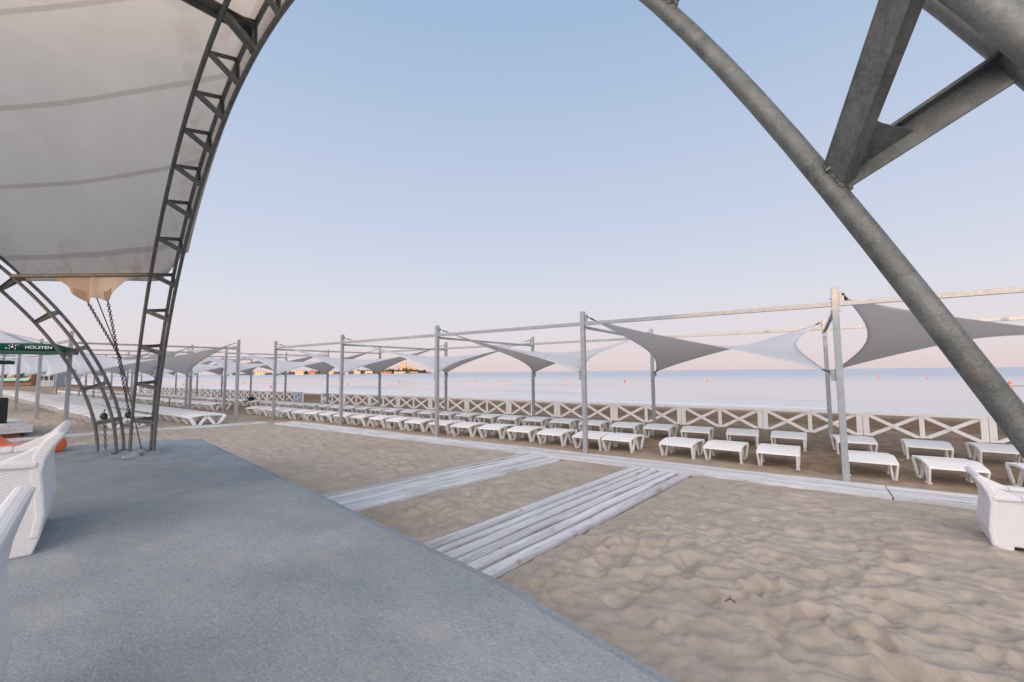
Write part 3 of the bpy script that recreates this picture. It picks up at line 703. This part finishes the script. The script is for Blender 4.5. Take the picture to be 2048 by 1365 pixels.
for row, y0 in enumerate((3.55, 5.65)):
    x = -17.45 if row == 0 else -17.25; i = 0
    while x > -44:
        nr = i < 12
        place_bed(x+J(.03), y0+J(.04), f'white sunbed in the left block, {("front", "rear")[row]} row, {ORD[i]} from its right end' if nr else 'far white sunbed deep in the left block', GL, R(J(2)), 1.24, nr); x -= .82; i += 1
for row, y0 in enumerate((8.86, 11.03)):
    x = -24.3 if row == 0 else -26.2
    while x > -60: place_bed(x+J(.03), y0+J(.05), 'far white sunbed in the rows beyond the left posts', GM, R(J(5)), 1.0, False); x -= .9
# bag on a sunbed
bagr = empty('beach_bag', (-25.9, 11.55, .31)); tag(bagr, 'dark navy bag lying on a sunbed before the fence gap', 'bag')
MB().ball((0, 0, .11), .2, 14, 8, (1.3, .8, .6)).ball((-.25, .05, .08), .13, 10, 6, (1.2, .9, .6)).build('bag_body', M['navy'], bagr, smooth=True)
MB().tube([(-.12, 0, .2), (-.05, 0, .28), (.06, 0, .28), (.12, 0, .2)], .012, 6).build('handle', M['black'], bagr, smooth=True)
stake = MB().tube([(0, 0, -.2), (.01, 0, .5)], .025, 8).tube([(-.07, 0, .46), (.09, 0, .46)], .015, 6).build('stake', M['rust'], None, smooth=True); stake.location = (-28.9, 8.7, 0); tag(stake, 'thin rust-red stake standing between the far sunbeds', 'stake')

# ------------------------------------------------------------------ fences
def make_fence(xl, xr, y, label, n=None, sign=None):
    root = empty('cross_fence', ((xl+xr)/2, y, 0)); bx, by = root.location.x, root.location.y; tag(root, label, 'fence', 'low white cross-braced beach fences'); HT = .66
    n = n or int(round((xr-xl)/2.28)); w = (xr-xl)/n
    for k in range(n+1):
        x = xl+k*w-bx
        for dx in (-.068, .068):
            if (k == 0 and dx < 0) or (k == n and dx > 0): continue
            MB().box((x+dx, 0, HT/2-.1), (.125, .035, HT+.2)).build('post', M['fence'], root, bevel=.004)
    for k in range(n):
        x0 = xl+k*w-bx; xm = x0+w/2
        MB().box((xm, 0, HT/2-.04), (.095, .03, HT+.03)).build('middle_post', M['fence'], root, bevel=.003)
        MB().box((xm, -.002, HT-.035), (w-.004, .045, .075)).build('top_rail', M['fence'], root, bevel=.004)
        for (a, b) in ((x0+.13, xm-.05), (xm+.05, x0+w-.13)):
            m = MB(); m.bar((a, .019, .05), (b, .019, HT-.08), .022, .08, (0, 0, 1)); m.bar((a, -.012, HT-.08), (b, -.012, .05), .022, .08, (0, 0, 1))
            m.build('cross_brace', M['fence'], root)
    return root
FY = 14.62
f1 = make_fence(-24.0, 8.0, FY, 'low white X-braced fence on the right, between sunbeds and sea', 14)
f2 = make_fence(-60.0, -25.95, FY, 'low white X-braced fence on the left beyond the gap', 15)
def sign(x, w, h, z, label, diag=False):
    r = empty('beach_sign', (x, FY-.06, z)); tag(r, label, 'sign'); MB().box((0, 0, 0), (w, .012, h)).build('panel', M['signblue'] if diag else M['fence'], r)
    ink = MB()
    if diag: ink.bar((-w*.2, -.009, -h*.1), (w*.3, -.009, h*.35), .004, .05, (0, 0, 1)); ink.box((w*.3, -.009, -h*.33), (.09, .004, .1))
    else:
        ink.box((0, -.009, h*.2), (w*.8, .004, h*.5))
    ink.build('marking', M['signink'] if diag else M['signblue'], r)
    if not diag: MB().box((0, -.0135, h*.33), (w*.6, .003, .025)).box((0, -.0135, h*.2), (w*.7, .003, .02)).box((.0, -.0135, h*.08), (w*.5, .003, .02)).build('lettering', M['signink'], r)
sign(-23.48, .62, .42, .44, 'small white and blue notice on the fence end right of the gap')
sign(-26.55, .95, .56, .36, 'pale blue panel with a dark slash on the fence end left of the gap', True)

# ------------------------------------------------------------------ wicker armchairs
def make_chair(name, W, loc, rz, label, seat_col='cushion', fl=1.0):
    FLX = lambda x, z: -.345+(x+.345)*fl if z > .5 and x < -.345 else x
    # local: back at -x, front +x, width along y (0 .. W)
    root = empty(name, loc, rz); tag(root, label, 'armchair', 'white resin wicker armchairs')
    side = [(-.30, 0), (-.185, 0), (-.175, .125), (.20, .125), (.215, 0), (.32, 0), (.335, .30), (.325, .52), (.30, .575), (-.0, .60), (-.12, .632), (-.23, .685), (-.33, .75), (-.405, .80), (-.425, .79), (-.37, .70), (-.335, .62), (-.322, .52), (-.335, .40), (-.35, .26), (-.335, .12)]
    for y in (0, W-.07):
        s = MB().prism([(FLX(x, z), y, z) for x, z in side], (0, 0, 0), (0, .07, 0)); o = s.build('side_panel', M['rattan'], root, bevel=.012); box_uv(o)
    bk = [(-.33, .10), (-.35, .26), (-.335, .42), (-.322, .53), (-.335, .63), (-.37, .71), (-.425, .795)]
    bk = [(FLX(x, z), z) for x, z in bk]
    tk = [.05, .05, .055, .06, .07, .07, .05]
    pts = []
    for i, (x, z) in enumerate(bk):
        a = bk[max(0, i-1)]; b = bk[min(len(bk)-1, i+1)]; d = Vector((b[0]-a[0], b[1]-a[1])).normalized(); nrm = Vector((d.y, -d.x)); pts.append((Vector((x, z)), Vector((x, z))+nrm*tk[i]))
    poly = [p[0] for p in pts]+[p[1] for p in pts[::-1]]
    m = MB().prism([(p.x, .0, p.y) for p in poly], (0, -.012, 0), (0, W+.012, 0)); o = m.build('backrest', M['rattan'], root, bevel=.014); box_uv(o)
    for y in (0.035, W-.035):
        a = MB(); prof_ = [(-.30, .60), (-.1, .612), (.12, .608), (.30, .59), (.345, .545), (.352, .48)]
        for (x0, z0), (x1, z1) in zip(prof_, prof_[1:]): a.bar((x0, y, z0), (x1, y, z1), .115, .045)
        o = a.build('armrest', M['rattan'], root, bevel=.012); box_uv(o)
    st = MB().box((.0, W/2, .27), (.60, W-.14, .22)); o = st.build('seat', M['rattan'], root, bevel=.01); box_uv(o)
    cu = MB().box((.02, W/2, .42), (.56, W-.17, .09)); cu.build('cushion', M[seat_col], root, bevel=.03)
    return root
# right: back to the left of the picture, standing on the sand
c_ = make_chair('armchair', .62, (1.70, 6.12, -.02), R(-5), 'white wicker armchair on the sand at the right edge'); c_.scale = (.92, .92, .92)
# left: on the carpet, backs turned to the sea
make_chair('armchair', 1.0, (-5.39, .50, PZ), R(-101.5), 'white wicker armchair on the carpet, the whole one by the left edge')
make_chair('armchair', 1.17, (-2.44, -.05, PZ), R(-101.5), 'white wicker armchair cut off by the lower left corner', fl=.45)

# ------------------------------------------------------------------ orange boat, deck, speaker at far left
def make_kayak():
    L = 1.06; m = MB(); n = 30
    def ring(s):
        x = (s-.5)*L; w = .06+.15*math.sin(math.pi*(.05+.82*min(1, s)))**.6
        if s > .9: w *= math.sqrt(max(0, 1-((s-.9)/.1)**2))*.92+.08
        z0 = .20*max(0, (.2-s)/.2)**1.2; h = .13+.15*float(sstep(.70, .86, np.array(s)))-.06*max(0, (.2-s)/.2)
        if s > .86: h *= math.sqrt(max(.02, 1-((s-.86)/.145)**2))
        return [Vector((x, w*math.cos(a), z0+h*.5+h*.5*math.sin(a))) for a in np.linspace(0, 2*math.pi, 17)[:-1]]
    R_ = [ring(i/n) for i in range(n+1)]; vs = sum(R_, []); k = 16
    fs = [(i*k+j, i*k+(j+1) % k, (i+1)*k+(j+1) % k, (i+1)*k+j) for i in range(n) for j in range(k)]+[tuple(range(k))[::-1], tuple(n*k+j for j in range(k))]
    root = empty('plastic_boat', plan(-7.70, 6.85, PZ-.0), 0); m.add(vs, fs).build('hull', M['orange'], root, smooth=True, autosmooth=50)
    MB().tube([((s-.5)*L, -(.05+.155*math.sin(math.pi*(.05+.82*s))**.6), .13) for s in np.linspace(.15, .72, 16)], .010, 6).build('rim', M['orange'], root, smooth=True)
    root.rotation_euler = (0, 0, YAW+R(2)); tag(root, 'orange plastic boat lying behind the armchair at left', 'boat'); return root
make_kayak()
DX, DY = -17.0, 2.15
dk = empty('wooden_deck', (-18.1, 1.75, 0)); tag(dk, 'low white wooden deck at the left edge of the view', 'deck')
dg = terr(-18, 2.2)
for k in range(8): 
    o = MB().box((0, -1.1+k*.2, dg+.30), (2.6, .188, .04)).build('plank', M['plank'], dk); box_uv(o)
o = MB().box((1.29, -.4, dg+.2), (.04, 1.6, .16)).box((0, .39, dg+.2), (2.6, .04, .16)).build('fascia', M['plank'], dk); box_uv(o)
for fx in (1.1, -1.0): MB().box((fx, -.4, dg+.05), (.2, 1.2, .2)).build('footing', M['rust'], dk)
sp = empty('loudspeaker', plan(-13.86, 11.55, dg+.32)); tag(sp, 'black box loudspeaker on the white deck at the left edge', 'loudspeaker')
MB().box((0, 0, .34), (.36, .34, .68)).build('cabinet', M['black'], sp, bevel=.02); MB().box((.0, -.175, .34), (.30, .02, .58)).build('grille', M['chain'], sp); MB().tube([(.24, 0, .02), (.24, 0, .5)], .015, 6).build('stand_pole', M['black'], sp)

# ------------------------------------------------------------------ umbrellas
def text_mesh(s, size, name):
    cu = bpy.data.curves.new(name, 'FONT'); cu.body = s; cu.size = size; cu.align_x = 'CENTER'; cu.align_y = 'CENTER'; cu.extrude = .001; cu.offset = size*.012
    t = bpy.data.objects.new(name, cu); COL.objects.link(t); dg_ = bpy.context.evaluated_depsgraph_get(); me = bpy.data.meshes.new_from_object(t.evaluated_get(dg_)); bpy.data.objects.remove(t); bpy.data.curves.remove(cu)
    return me
def place_text(me, name, mat, parent, origin, xdir, ydir, sx=1.0):
    me.materials.clear(); me.materials.append(mat); o = bpy.data.objects.new(name, me); COL.objects.link(o); o.parent = parent
    x = Vector(xdir).normalized(); y = Vector(ydir); y = (y-x*y.dot(x)).normalized(); z = x.cross(y); Mx = Matrix((x*sx, y, z)).transposed().to_4x4(); Mx.translation = Vector(origin); o.matrix_local = Mx; return o
def make_umbrella(center, e1, e2, S, zr, vh, label, bands=True, base_z=0.0):
    # square parasol: e1 along the near side, e2 away; zr rim height, vh valance height
    c = Vector((center.x, center.y, 0)); root = empty('parasol', (c.x, c.y, base_z)); tag(root, label, 'parasol', 'green and white parasols at the left edge'); off = Vector((c.x, c.y, base_z))
    cs = [c+(-e1-e2)*S/2, c+(e1-e2)*S/2, c+(e1+e2)*S/2, c+(-e1+e2)*S/2]; pk = Vector((c.x, c.y, zr+.44))
    top = MB(); low = MB(); val = []
    for i in range(4):
        a = Vector((*cs[i][:2], zr)); b = Vector((*cs[(i+1) % 4][:2], zr)); fb = .30
        a2 = a.lerp(pk, fb); b2 = b.lerp(pk, fb); sag = Vector((0, 0, -.04))
        n = 8
        def pan(u, v, a=a, b=b): return a.lerp(b, u).lerp(pk, v)+Vector((0, 0, -.10*math.sin(math.pi*v)-.03*math.sin(math.pi*u)*(1-v)))-off
        low.grid(lambda u, v: pan(u, v*fb), n, 4); top.grid(lambda u, v: pan(u, fb+(1-fb)*v), n, 6)
        vv = MB().grid(lambda u, v: a.lerp(b, u)+Vector((0, 0, -vh*v-.012*math.sin(math.pi*u)+.006*math.sin(u*19)*v))-off, 16, 2)
        o = vv.build('valance', M['green'] if i in (0, 1) else M['greenpale'], root, smooth=True, fix=False); o.modifiers.new('s', 'SOLIDIFY').thickness = .003  # far valances paler: light coming through the cloth put into their colour
    o = low.build('green_band', M['greenpale'], root, smooth=True, fix=False); o.modifiers.new('s', 'SOLIDIFY').thickness = .003
    o = top.build('white_top', M['whitecanvas'], root, smooth=True, fix=False); o.modifiers.new('s', 'SOLIDIFY').thickness = .003
    MB().tube([(0, 0, 0), (0, 0, zr+.42-base_z)], .03, 10).build('pole', M['post'], root, smooth=True)
    MB().box((0, 0, .04), (.5, .5, .08)).build('base', M['black'], root, bevel=.02)
    rb = MB()
    for q in cs: rb.bar(pk-off+Vector((0, 0, -.05)), Vector((*q[:2], zr-.01))-off, .018, .025)
    rb.build('rib', M['post'], root)
    if bands:
        A = Vector((*cs[0][:2], zr)); B = Vector((*cs[1][:2], zr)); nrm = -e2.copy()
        mid = A.lerp(B, 0.89)+Vector((0, 0, -.012*math.sin(math.pi*0.89)-vh*.5))+nrm*.012-off
        place_text(text_mesh('HOLSTEN', .098, 'lettering'), 'lettering', M['print_'], root, mid, e1, (0, 0, 1), 1.05)
        em = MB(); o_ = mid-e1*.42                               # rider-and-shield emblem
        def blob(px, pz, sx, sz): em.ball(o_+e1*px+Vector((0, 0, pz)), 1, 8, 5, (sx, sx*.5, sz))
        for px, pz, sx, sz in ((0, .0, .05, .022), (.05, .035, .022, .02), (-.05, .035, .03, .013), (-.045, -.035, .012, .03), (.045, -.035, .012, .03), (.0, .045, .016, .03), (.09, .05, .035, .008), (-.095, -.03, .03, .016)): blob(px, pz, sx, sz)
        em.build('emblem', M['print_'], root, smooth=True)
        MB().ball(o_+e1*.01+nrm*.03+Vector((0, 0, .028)), 1, 8, 5, (.02, .012, .02)).build('emblem_shield', M['red'], root, smooth=True)
        up = ((A.lerp(B, .5).lerp(pk, .3))-A.lerp(B, .5)).normalized(); m2 = A.lerp(B, .30).lerp(pk, .13)+Vector((0, 0, -.055))+(e1.cross(up))*.02-off
        place_text(text_mesh('HOLSTEN', .17, 'roof_lettering'), 'roof_lettering', M['print_'], root, m2, e1, up, 1.7)
        D = Vector((*cs[3][:2], zr)); Cc = Vector((*cs[2][:2], zr)); m3 = D.lerp(Cc, .62)+Vector((0, 0, -.03-vh*.5))-e2*.012-off
        place_text(text_mesh('HOLSTEN', .11, 'far_lettering'), 'far_lettering', M['palegreen'], root, m3, -e1, (0, 0, 1), 1.05)
    return root
e1c = (RH*.80+FH*.60).normalized(); e2c = Vector((-e1c.y, e1c.x, 0)); e2c = e2c if e2c.dot(FH) > 0 else -e2c
corner = plan(-11.1, 10.4)
UC = corner-e1c*1.35+e2c*1.35
make_umbrella(UC, e1c, e2c, 2.6, 2.57, .155, 'large green and white beer parasol with lettering on its valance', base_z=terr(UC.x, UC.y))
U2 = plan(-20.6, 15.6)
make_umbrella(U2, e1c, e2c, 2.6, 2.42, .13, 'smaller green parasol half out of view below the large one', False, base_z=terr(U2.x, U2.y))

# ------------------------------------------------------------------ kiosks at the far left end of the beach
def hut(name, loc, rz, sx, sy, h, wall, roof, label, awn=None):
    r = empty(name, loc, rz); tag(r, label, 'kiosk')
    MB().box((0, 0, h/2), (sx, sy, h)).build('wall', wall, r); MB().box((0, 0, h+.12), (sx+.6, sy+.6, .2)).build('roof', roof, r, bevel=.03)
    for k in range(3): MB().box((-sx/3+k*sx/3, -sy/2-.02, h*.62), (sx*.2, .06, h*.32)).build('window', M['black'], r)
    if awn: MB().add([(-sx/2, -sy/2-.05, h*.5), (sx/2, -sy/2-.05, h*.5), (sx/2, -sy/2-.9, h*.3), (-sx/2, -sy/2-.9, h*.3)], [(0, 1, 2, 3)]).build('awning', awn, r).modifiers.new('s', 'SOLIDIFY').thickness = .04
    return r
brick = plain('orange_brick', (.42, .20, .12), .85); mint = plain('mint_paint', (.30, .50, .38), .7); greyp = plain('grey_paint', (.35, .37, .38), .7); stucco = plain('pale_stucco', (.62, .52, .42), .85)
hut('beach_kiosk', plan(-98, 83, .1), YAW+R(20), 9, 4, 2.9, brick, mint, 'mint green and brick beach kiosk at the far left', mint)
hut('beach_kiosk', plan(-82, 76, .0), YAW+R(10), 2.4, 2.0, 2.4, greyp, greyp, 'small grey hut on the beach right of the mint kiosk')
hut('beach_kiosk', plan(-92, 86, .0), YAW+R(10), 3.2, 2.4, 2.6, M['whitecanvas'], M['whitecanvas'], 'small white stall beside the mint green kiosk')

# ------------------------------------------------------------------ buoys and rope in the water
bl = [(-74, 90), (-64, 91), (-51, 99), (-30, 83), (-16, 90), (13, 124), (20, 119), (22, 84), (-75, 36.5), (-121, 52), (-76, 52), (-78, 67), (-128, 50), (-118, 38)]
names_b = {7: 'orange buoy at the far right beside the floating rope', 8: 'red buoy seen over the left fence end', 10: 'red buoy between the second and third front posts', 11: 'red buoy under the sail with the hillside building', 4: 'orange buoy below the widest sail', 5: 'orange buoy just right of the rightmost post', 6: 'orange buoy left of the big near pipe'}
for i, (x, y) in enumerate(bl):
    r = empty('buoy', (x, y, -.4)); tag(r, names_b.get(i, 'small distant orange buoy on the calm sea'), 'buoy', 'marker buoys on the water')
    s = .2 if y > 60 else .16
    MB().ball((0, 0, s*.6), s, 12, 8).build('float', M['buoy'], r, smooth=True); MB().tube([(0, 0, s*1.4), (0, 0, s*1.9)], .04, 6).build('ring', M['chain'], r)
fr = MB().tube([(0, 0, 0), (1.4, 1.0, .0), (2.8, 2.6, .0), (3.2, 6.0, .02), (3.8, 9, .1)], .05, 6).build('float_rope', M['rope'], None, smooth=True); fr.location = (19.5, 74, -.38); tag(fr, 'thin floating rope on the water near the right edge', 'rope')

# ------------------------------------------------------------------ headland with buildings and trees
leaf = plain('dry_foliage', (.10, .085, .03), .9); hillm = plain('headland_earth', (.13, .10, .055), .95, 0, .3); glassm = plain('dark_window', (.07, .05, .045), .3); tile = plain('terracotta_roof', (.40, .17, .09), .85); cream = plain('cream_render', (.62, .48, .33), .85)
def dirpt(px, dist, z=0.0):                                     # bearing of a photo column -> a place that far away
    return plan((px-1024)/F_PX*dist, dist, z)
def headland():
    pts = []; cols = np.linspace(375, 872, 90); d0 = 1150
    def prof_h(px):
        return -1.5+2.5*sstep(380, 470, np.array(px))*sstep(872, 850, np.array(px))+15*math.exp(-((px-808)/36)**2)+9*math.exp(-((px-735)/40)**2)+7*math.exp(-((px-640)/50)**2)+4*math.exp(-((px-540)/50)**2)
    m = MB()
    def g(u, v):
        px = 375+(872-375)*u; d = d0+160*v; hh = float(prof_h(px)); z = -.6+ (hh+.6)*sstep(0, .35, np.array(v))*(1 if v < .8 else .6)+(1.2*math.sin(px*.9+v*9) if 0 < v < 1 else 0)*(hh > 1)
        return dirpt(px, d, float(z))
    o = m.grid(g, 120, 16).build('headland_hill', hillm, None, smooth=True); tag(o, kind='structure', label='low sunlit headland across the bay')
    return prof_h
ph = headland()
def building(px, dist, w, dpt, h, zb, label, mat, floors, bays, roof=None, cat='building'):
    p = dirpt(px, dist, zb); r = empty('building', p, YAW+math.atan((1024-px)/F_PX)*.6); tag(r, label, cat, 'buildings on the far headland')
    MB().box((0, 0, h/2-2), (w, dpt, h+4)).build('wall', mat, r)
    MB().box((0, 0, h+.35), (w+.8, dpt+.8, .7)).build('roof', roof or mat, r)
    for f in range(floors):
        for b in range(bays):
            MB().box((-w/2+(b+.5)*w/bays, -dpt/2-.03, (f+.5)*h/floors), (w/bays*.5, .2, h/floors*.45)).build('window', glassm, r)
    if floors >= 4:
        for f in range(1, floors): MB().box((0, -dpt/2-.6, f*h/floors-.2), (w*.94, 1.2, .25)).build('balcony', cream, r)
building(806, 1190, 17, 14, 21, 11, 'tall orange-lit apartment block on the headland', cream, 6, 4)
building(820, 1195, 14, 12, 15, 10, 'stepped lower wing right of the tall headland block', cream, 4, 3)
building(829, 1198, 10, 10, 6, 9.5, 'low annex at the right end of the headland buildings', stucco, 2, 3)
building(793, 1188, 12, 10, 12, 9, 'pale white block left of the tall headland block', M['whitecanvas'], 3, 3)
for i, (px, w, h, zb, mt, lb) in enumerate([(455, 24, 6, .5, stucco, 'low building at the far left tip of the headland'), (520, 26, 8, 1, cream, 'wide low house on the left of the headland'), (552, 14, 11, 2, stucco, 'narrow house on the left of the headland'), (600, 20, 9, 1.5, cream, 'orange-lit house under the third sail'), (625, 16, 7, 2, brick, 'brick house by the middle of the headland'), (660, 22, 8, 2, cream, 'long cream house by the headland shore'), (690, 18, 9, 3, stucco, 'pale house above the headland shore'), (715, 16, 7, 1, cream, 'small cream house near the shore under the fourth sail'), (738, 20, 6, 1, stucco, 'low shore house left of the hillside trees'), (770, 34, 4.2, .5, brick, 'long low brick pavilion by the water'), (800, 30, 3.6, .5, stucco, 'long pale beach pavilion below the hill'), (828, 20, 3.4, .3, cream, 'small cream beach house at the foot of the hill')]):
    building(px, 1152+(i % 3)*8, w, 9, h, zb, lb, mt, 1 if h < 5 else 2 if h < 9 else 3, 4, tile if i % 2 else None)
bark = plain('tree_bark', (.09, .06, .04), .9)
def tree_mesh(seed, h):
    rd = random.Random(seed); m = MB()
    for k in range(150):
        th = rd.uniform(0, 6.283); rr = h*.42*rd.random()**.5; z = h*(.3+.68*rd.random()); rr *= math.sin(math.pi*min(1, max(.05, (z/h-.2)/.85)))**.6; c = Vector((rr*math.cos(th), rr*math.sin(th), z)); s = h*.085*rd.uniform(.6, 1.3)
        a = Vector((rd.gauss(0, 1), rd.gauss(0, 1), rd.gauss(0, 1))).normalized(); b = a.orthogonal().normalized(); c2 = a.cross(b)
        m.add([c+b*s, c+c2*s*.8, c-b*s, c-c2*s*.8], [(0, 1, 2, 3)]); m.add([c+a*s, c+c2*s*.8, c-a*s, c-c2*s*.8], [(0, 1, 2, 3)])
    return m
protos = []
for s_ in range(3):
    t = empty('tree', (0, 0, 0)); tree_mesh(s_+1, 7.5).build('crown', leaf, t); MB().tube([(0, 0, -1.5), (.1, 0, 2), (0, .1, 4.5)], [.35, .28, .12], 7).build('trunk', bark, t); protos.append([t, False])
rt = random.Random(11)
tl = [(rt.uniform(772, 850), rt.uniform(1165, 1180), 0) for _ in range(34)]+[(rt.uniform(560, 772), rt.uniform(1160, 1185), 1) for _ in range(26)]+[(rt.uniform(440, 560), rt.uniform(1160, 1180), 2) for _ in range(8)]
for i, (px, d, zone) in enumerate(tl):
    pr = protos[i % 3]; t = copy_tree(pr[0]) if pr[1] else pr[0]; pr[1] = True
    v = (d-1150)/160; zz = float(-.6+(ph(px)+.6)*sstep(0, .35, np.array(v))); t.location = dirpt(px, d, zz-.3); t.rotation_euler = (0, 0, rt.uniform(0, 6)); s = rt.uniform(.65, 1.15); t.scale = (s, s, s*rt.uniform(.85, 1.1))
    tag(t, ('dark bushy tree on the slope below the apartment block', 'dark tree among the middle houses of the headland', 'dark tree at the left end of the headland')[zone], 'tree', ('trees below the apartment block', 'trees among the headland houses', 'trees at the left end of the headland')[zone])

# ------------------------------------------------------------------ unseen stepped block added behind the photographer to shade the low sun
pb = empty('unseen_sun_block', (0, -42, 0)); tag(pb, 'long stepped block added behind the stage to shade the low sun, out of view', 'building')
for i, (x0, x1, h) in enumerate([(-140, -4, 4.85), (-4, 0.6, 5.7), (0.6, 5.0, 4.1), (5.0, 9.6, 5.7), (9.6, 60, 4.88), (60, 140, 5.2)]):  # step heights and low gap shaped so chosen posts, beams and flap catch sun
    MB().box(((x0+x1)/2, 0, h/2-.5), (x1-x0-.02, 10, h+1)).build('wall', stucco, pb)
    MB().box(((x0+x1)/2, 5.02, 1.3), ((x1-x0)*.9, .08, 1.5)).build('window', glassm, pb)
for o in list(bpy.data.objects):
    if o.parent and o.parent.parent and o.parent.parent.parent: print('TOO DEEP', o.name)
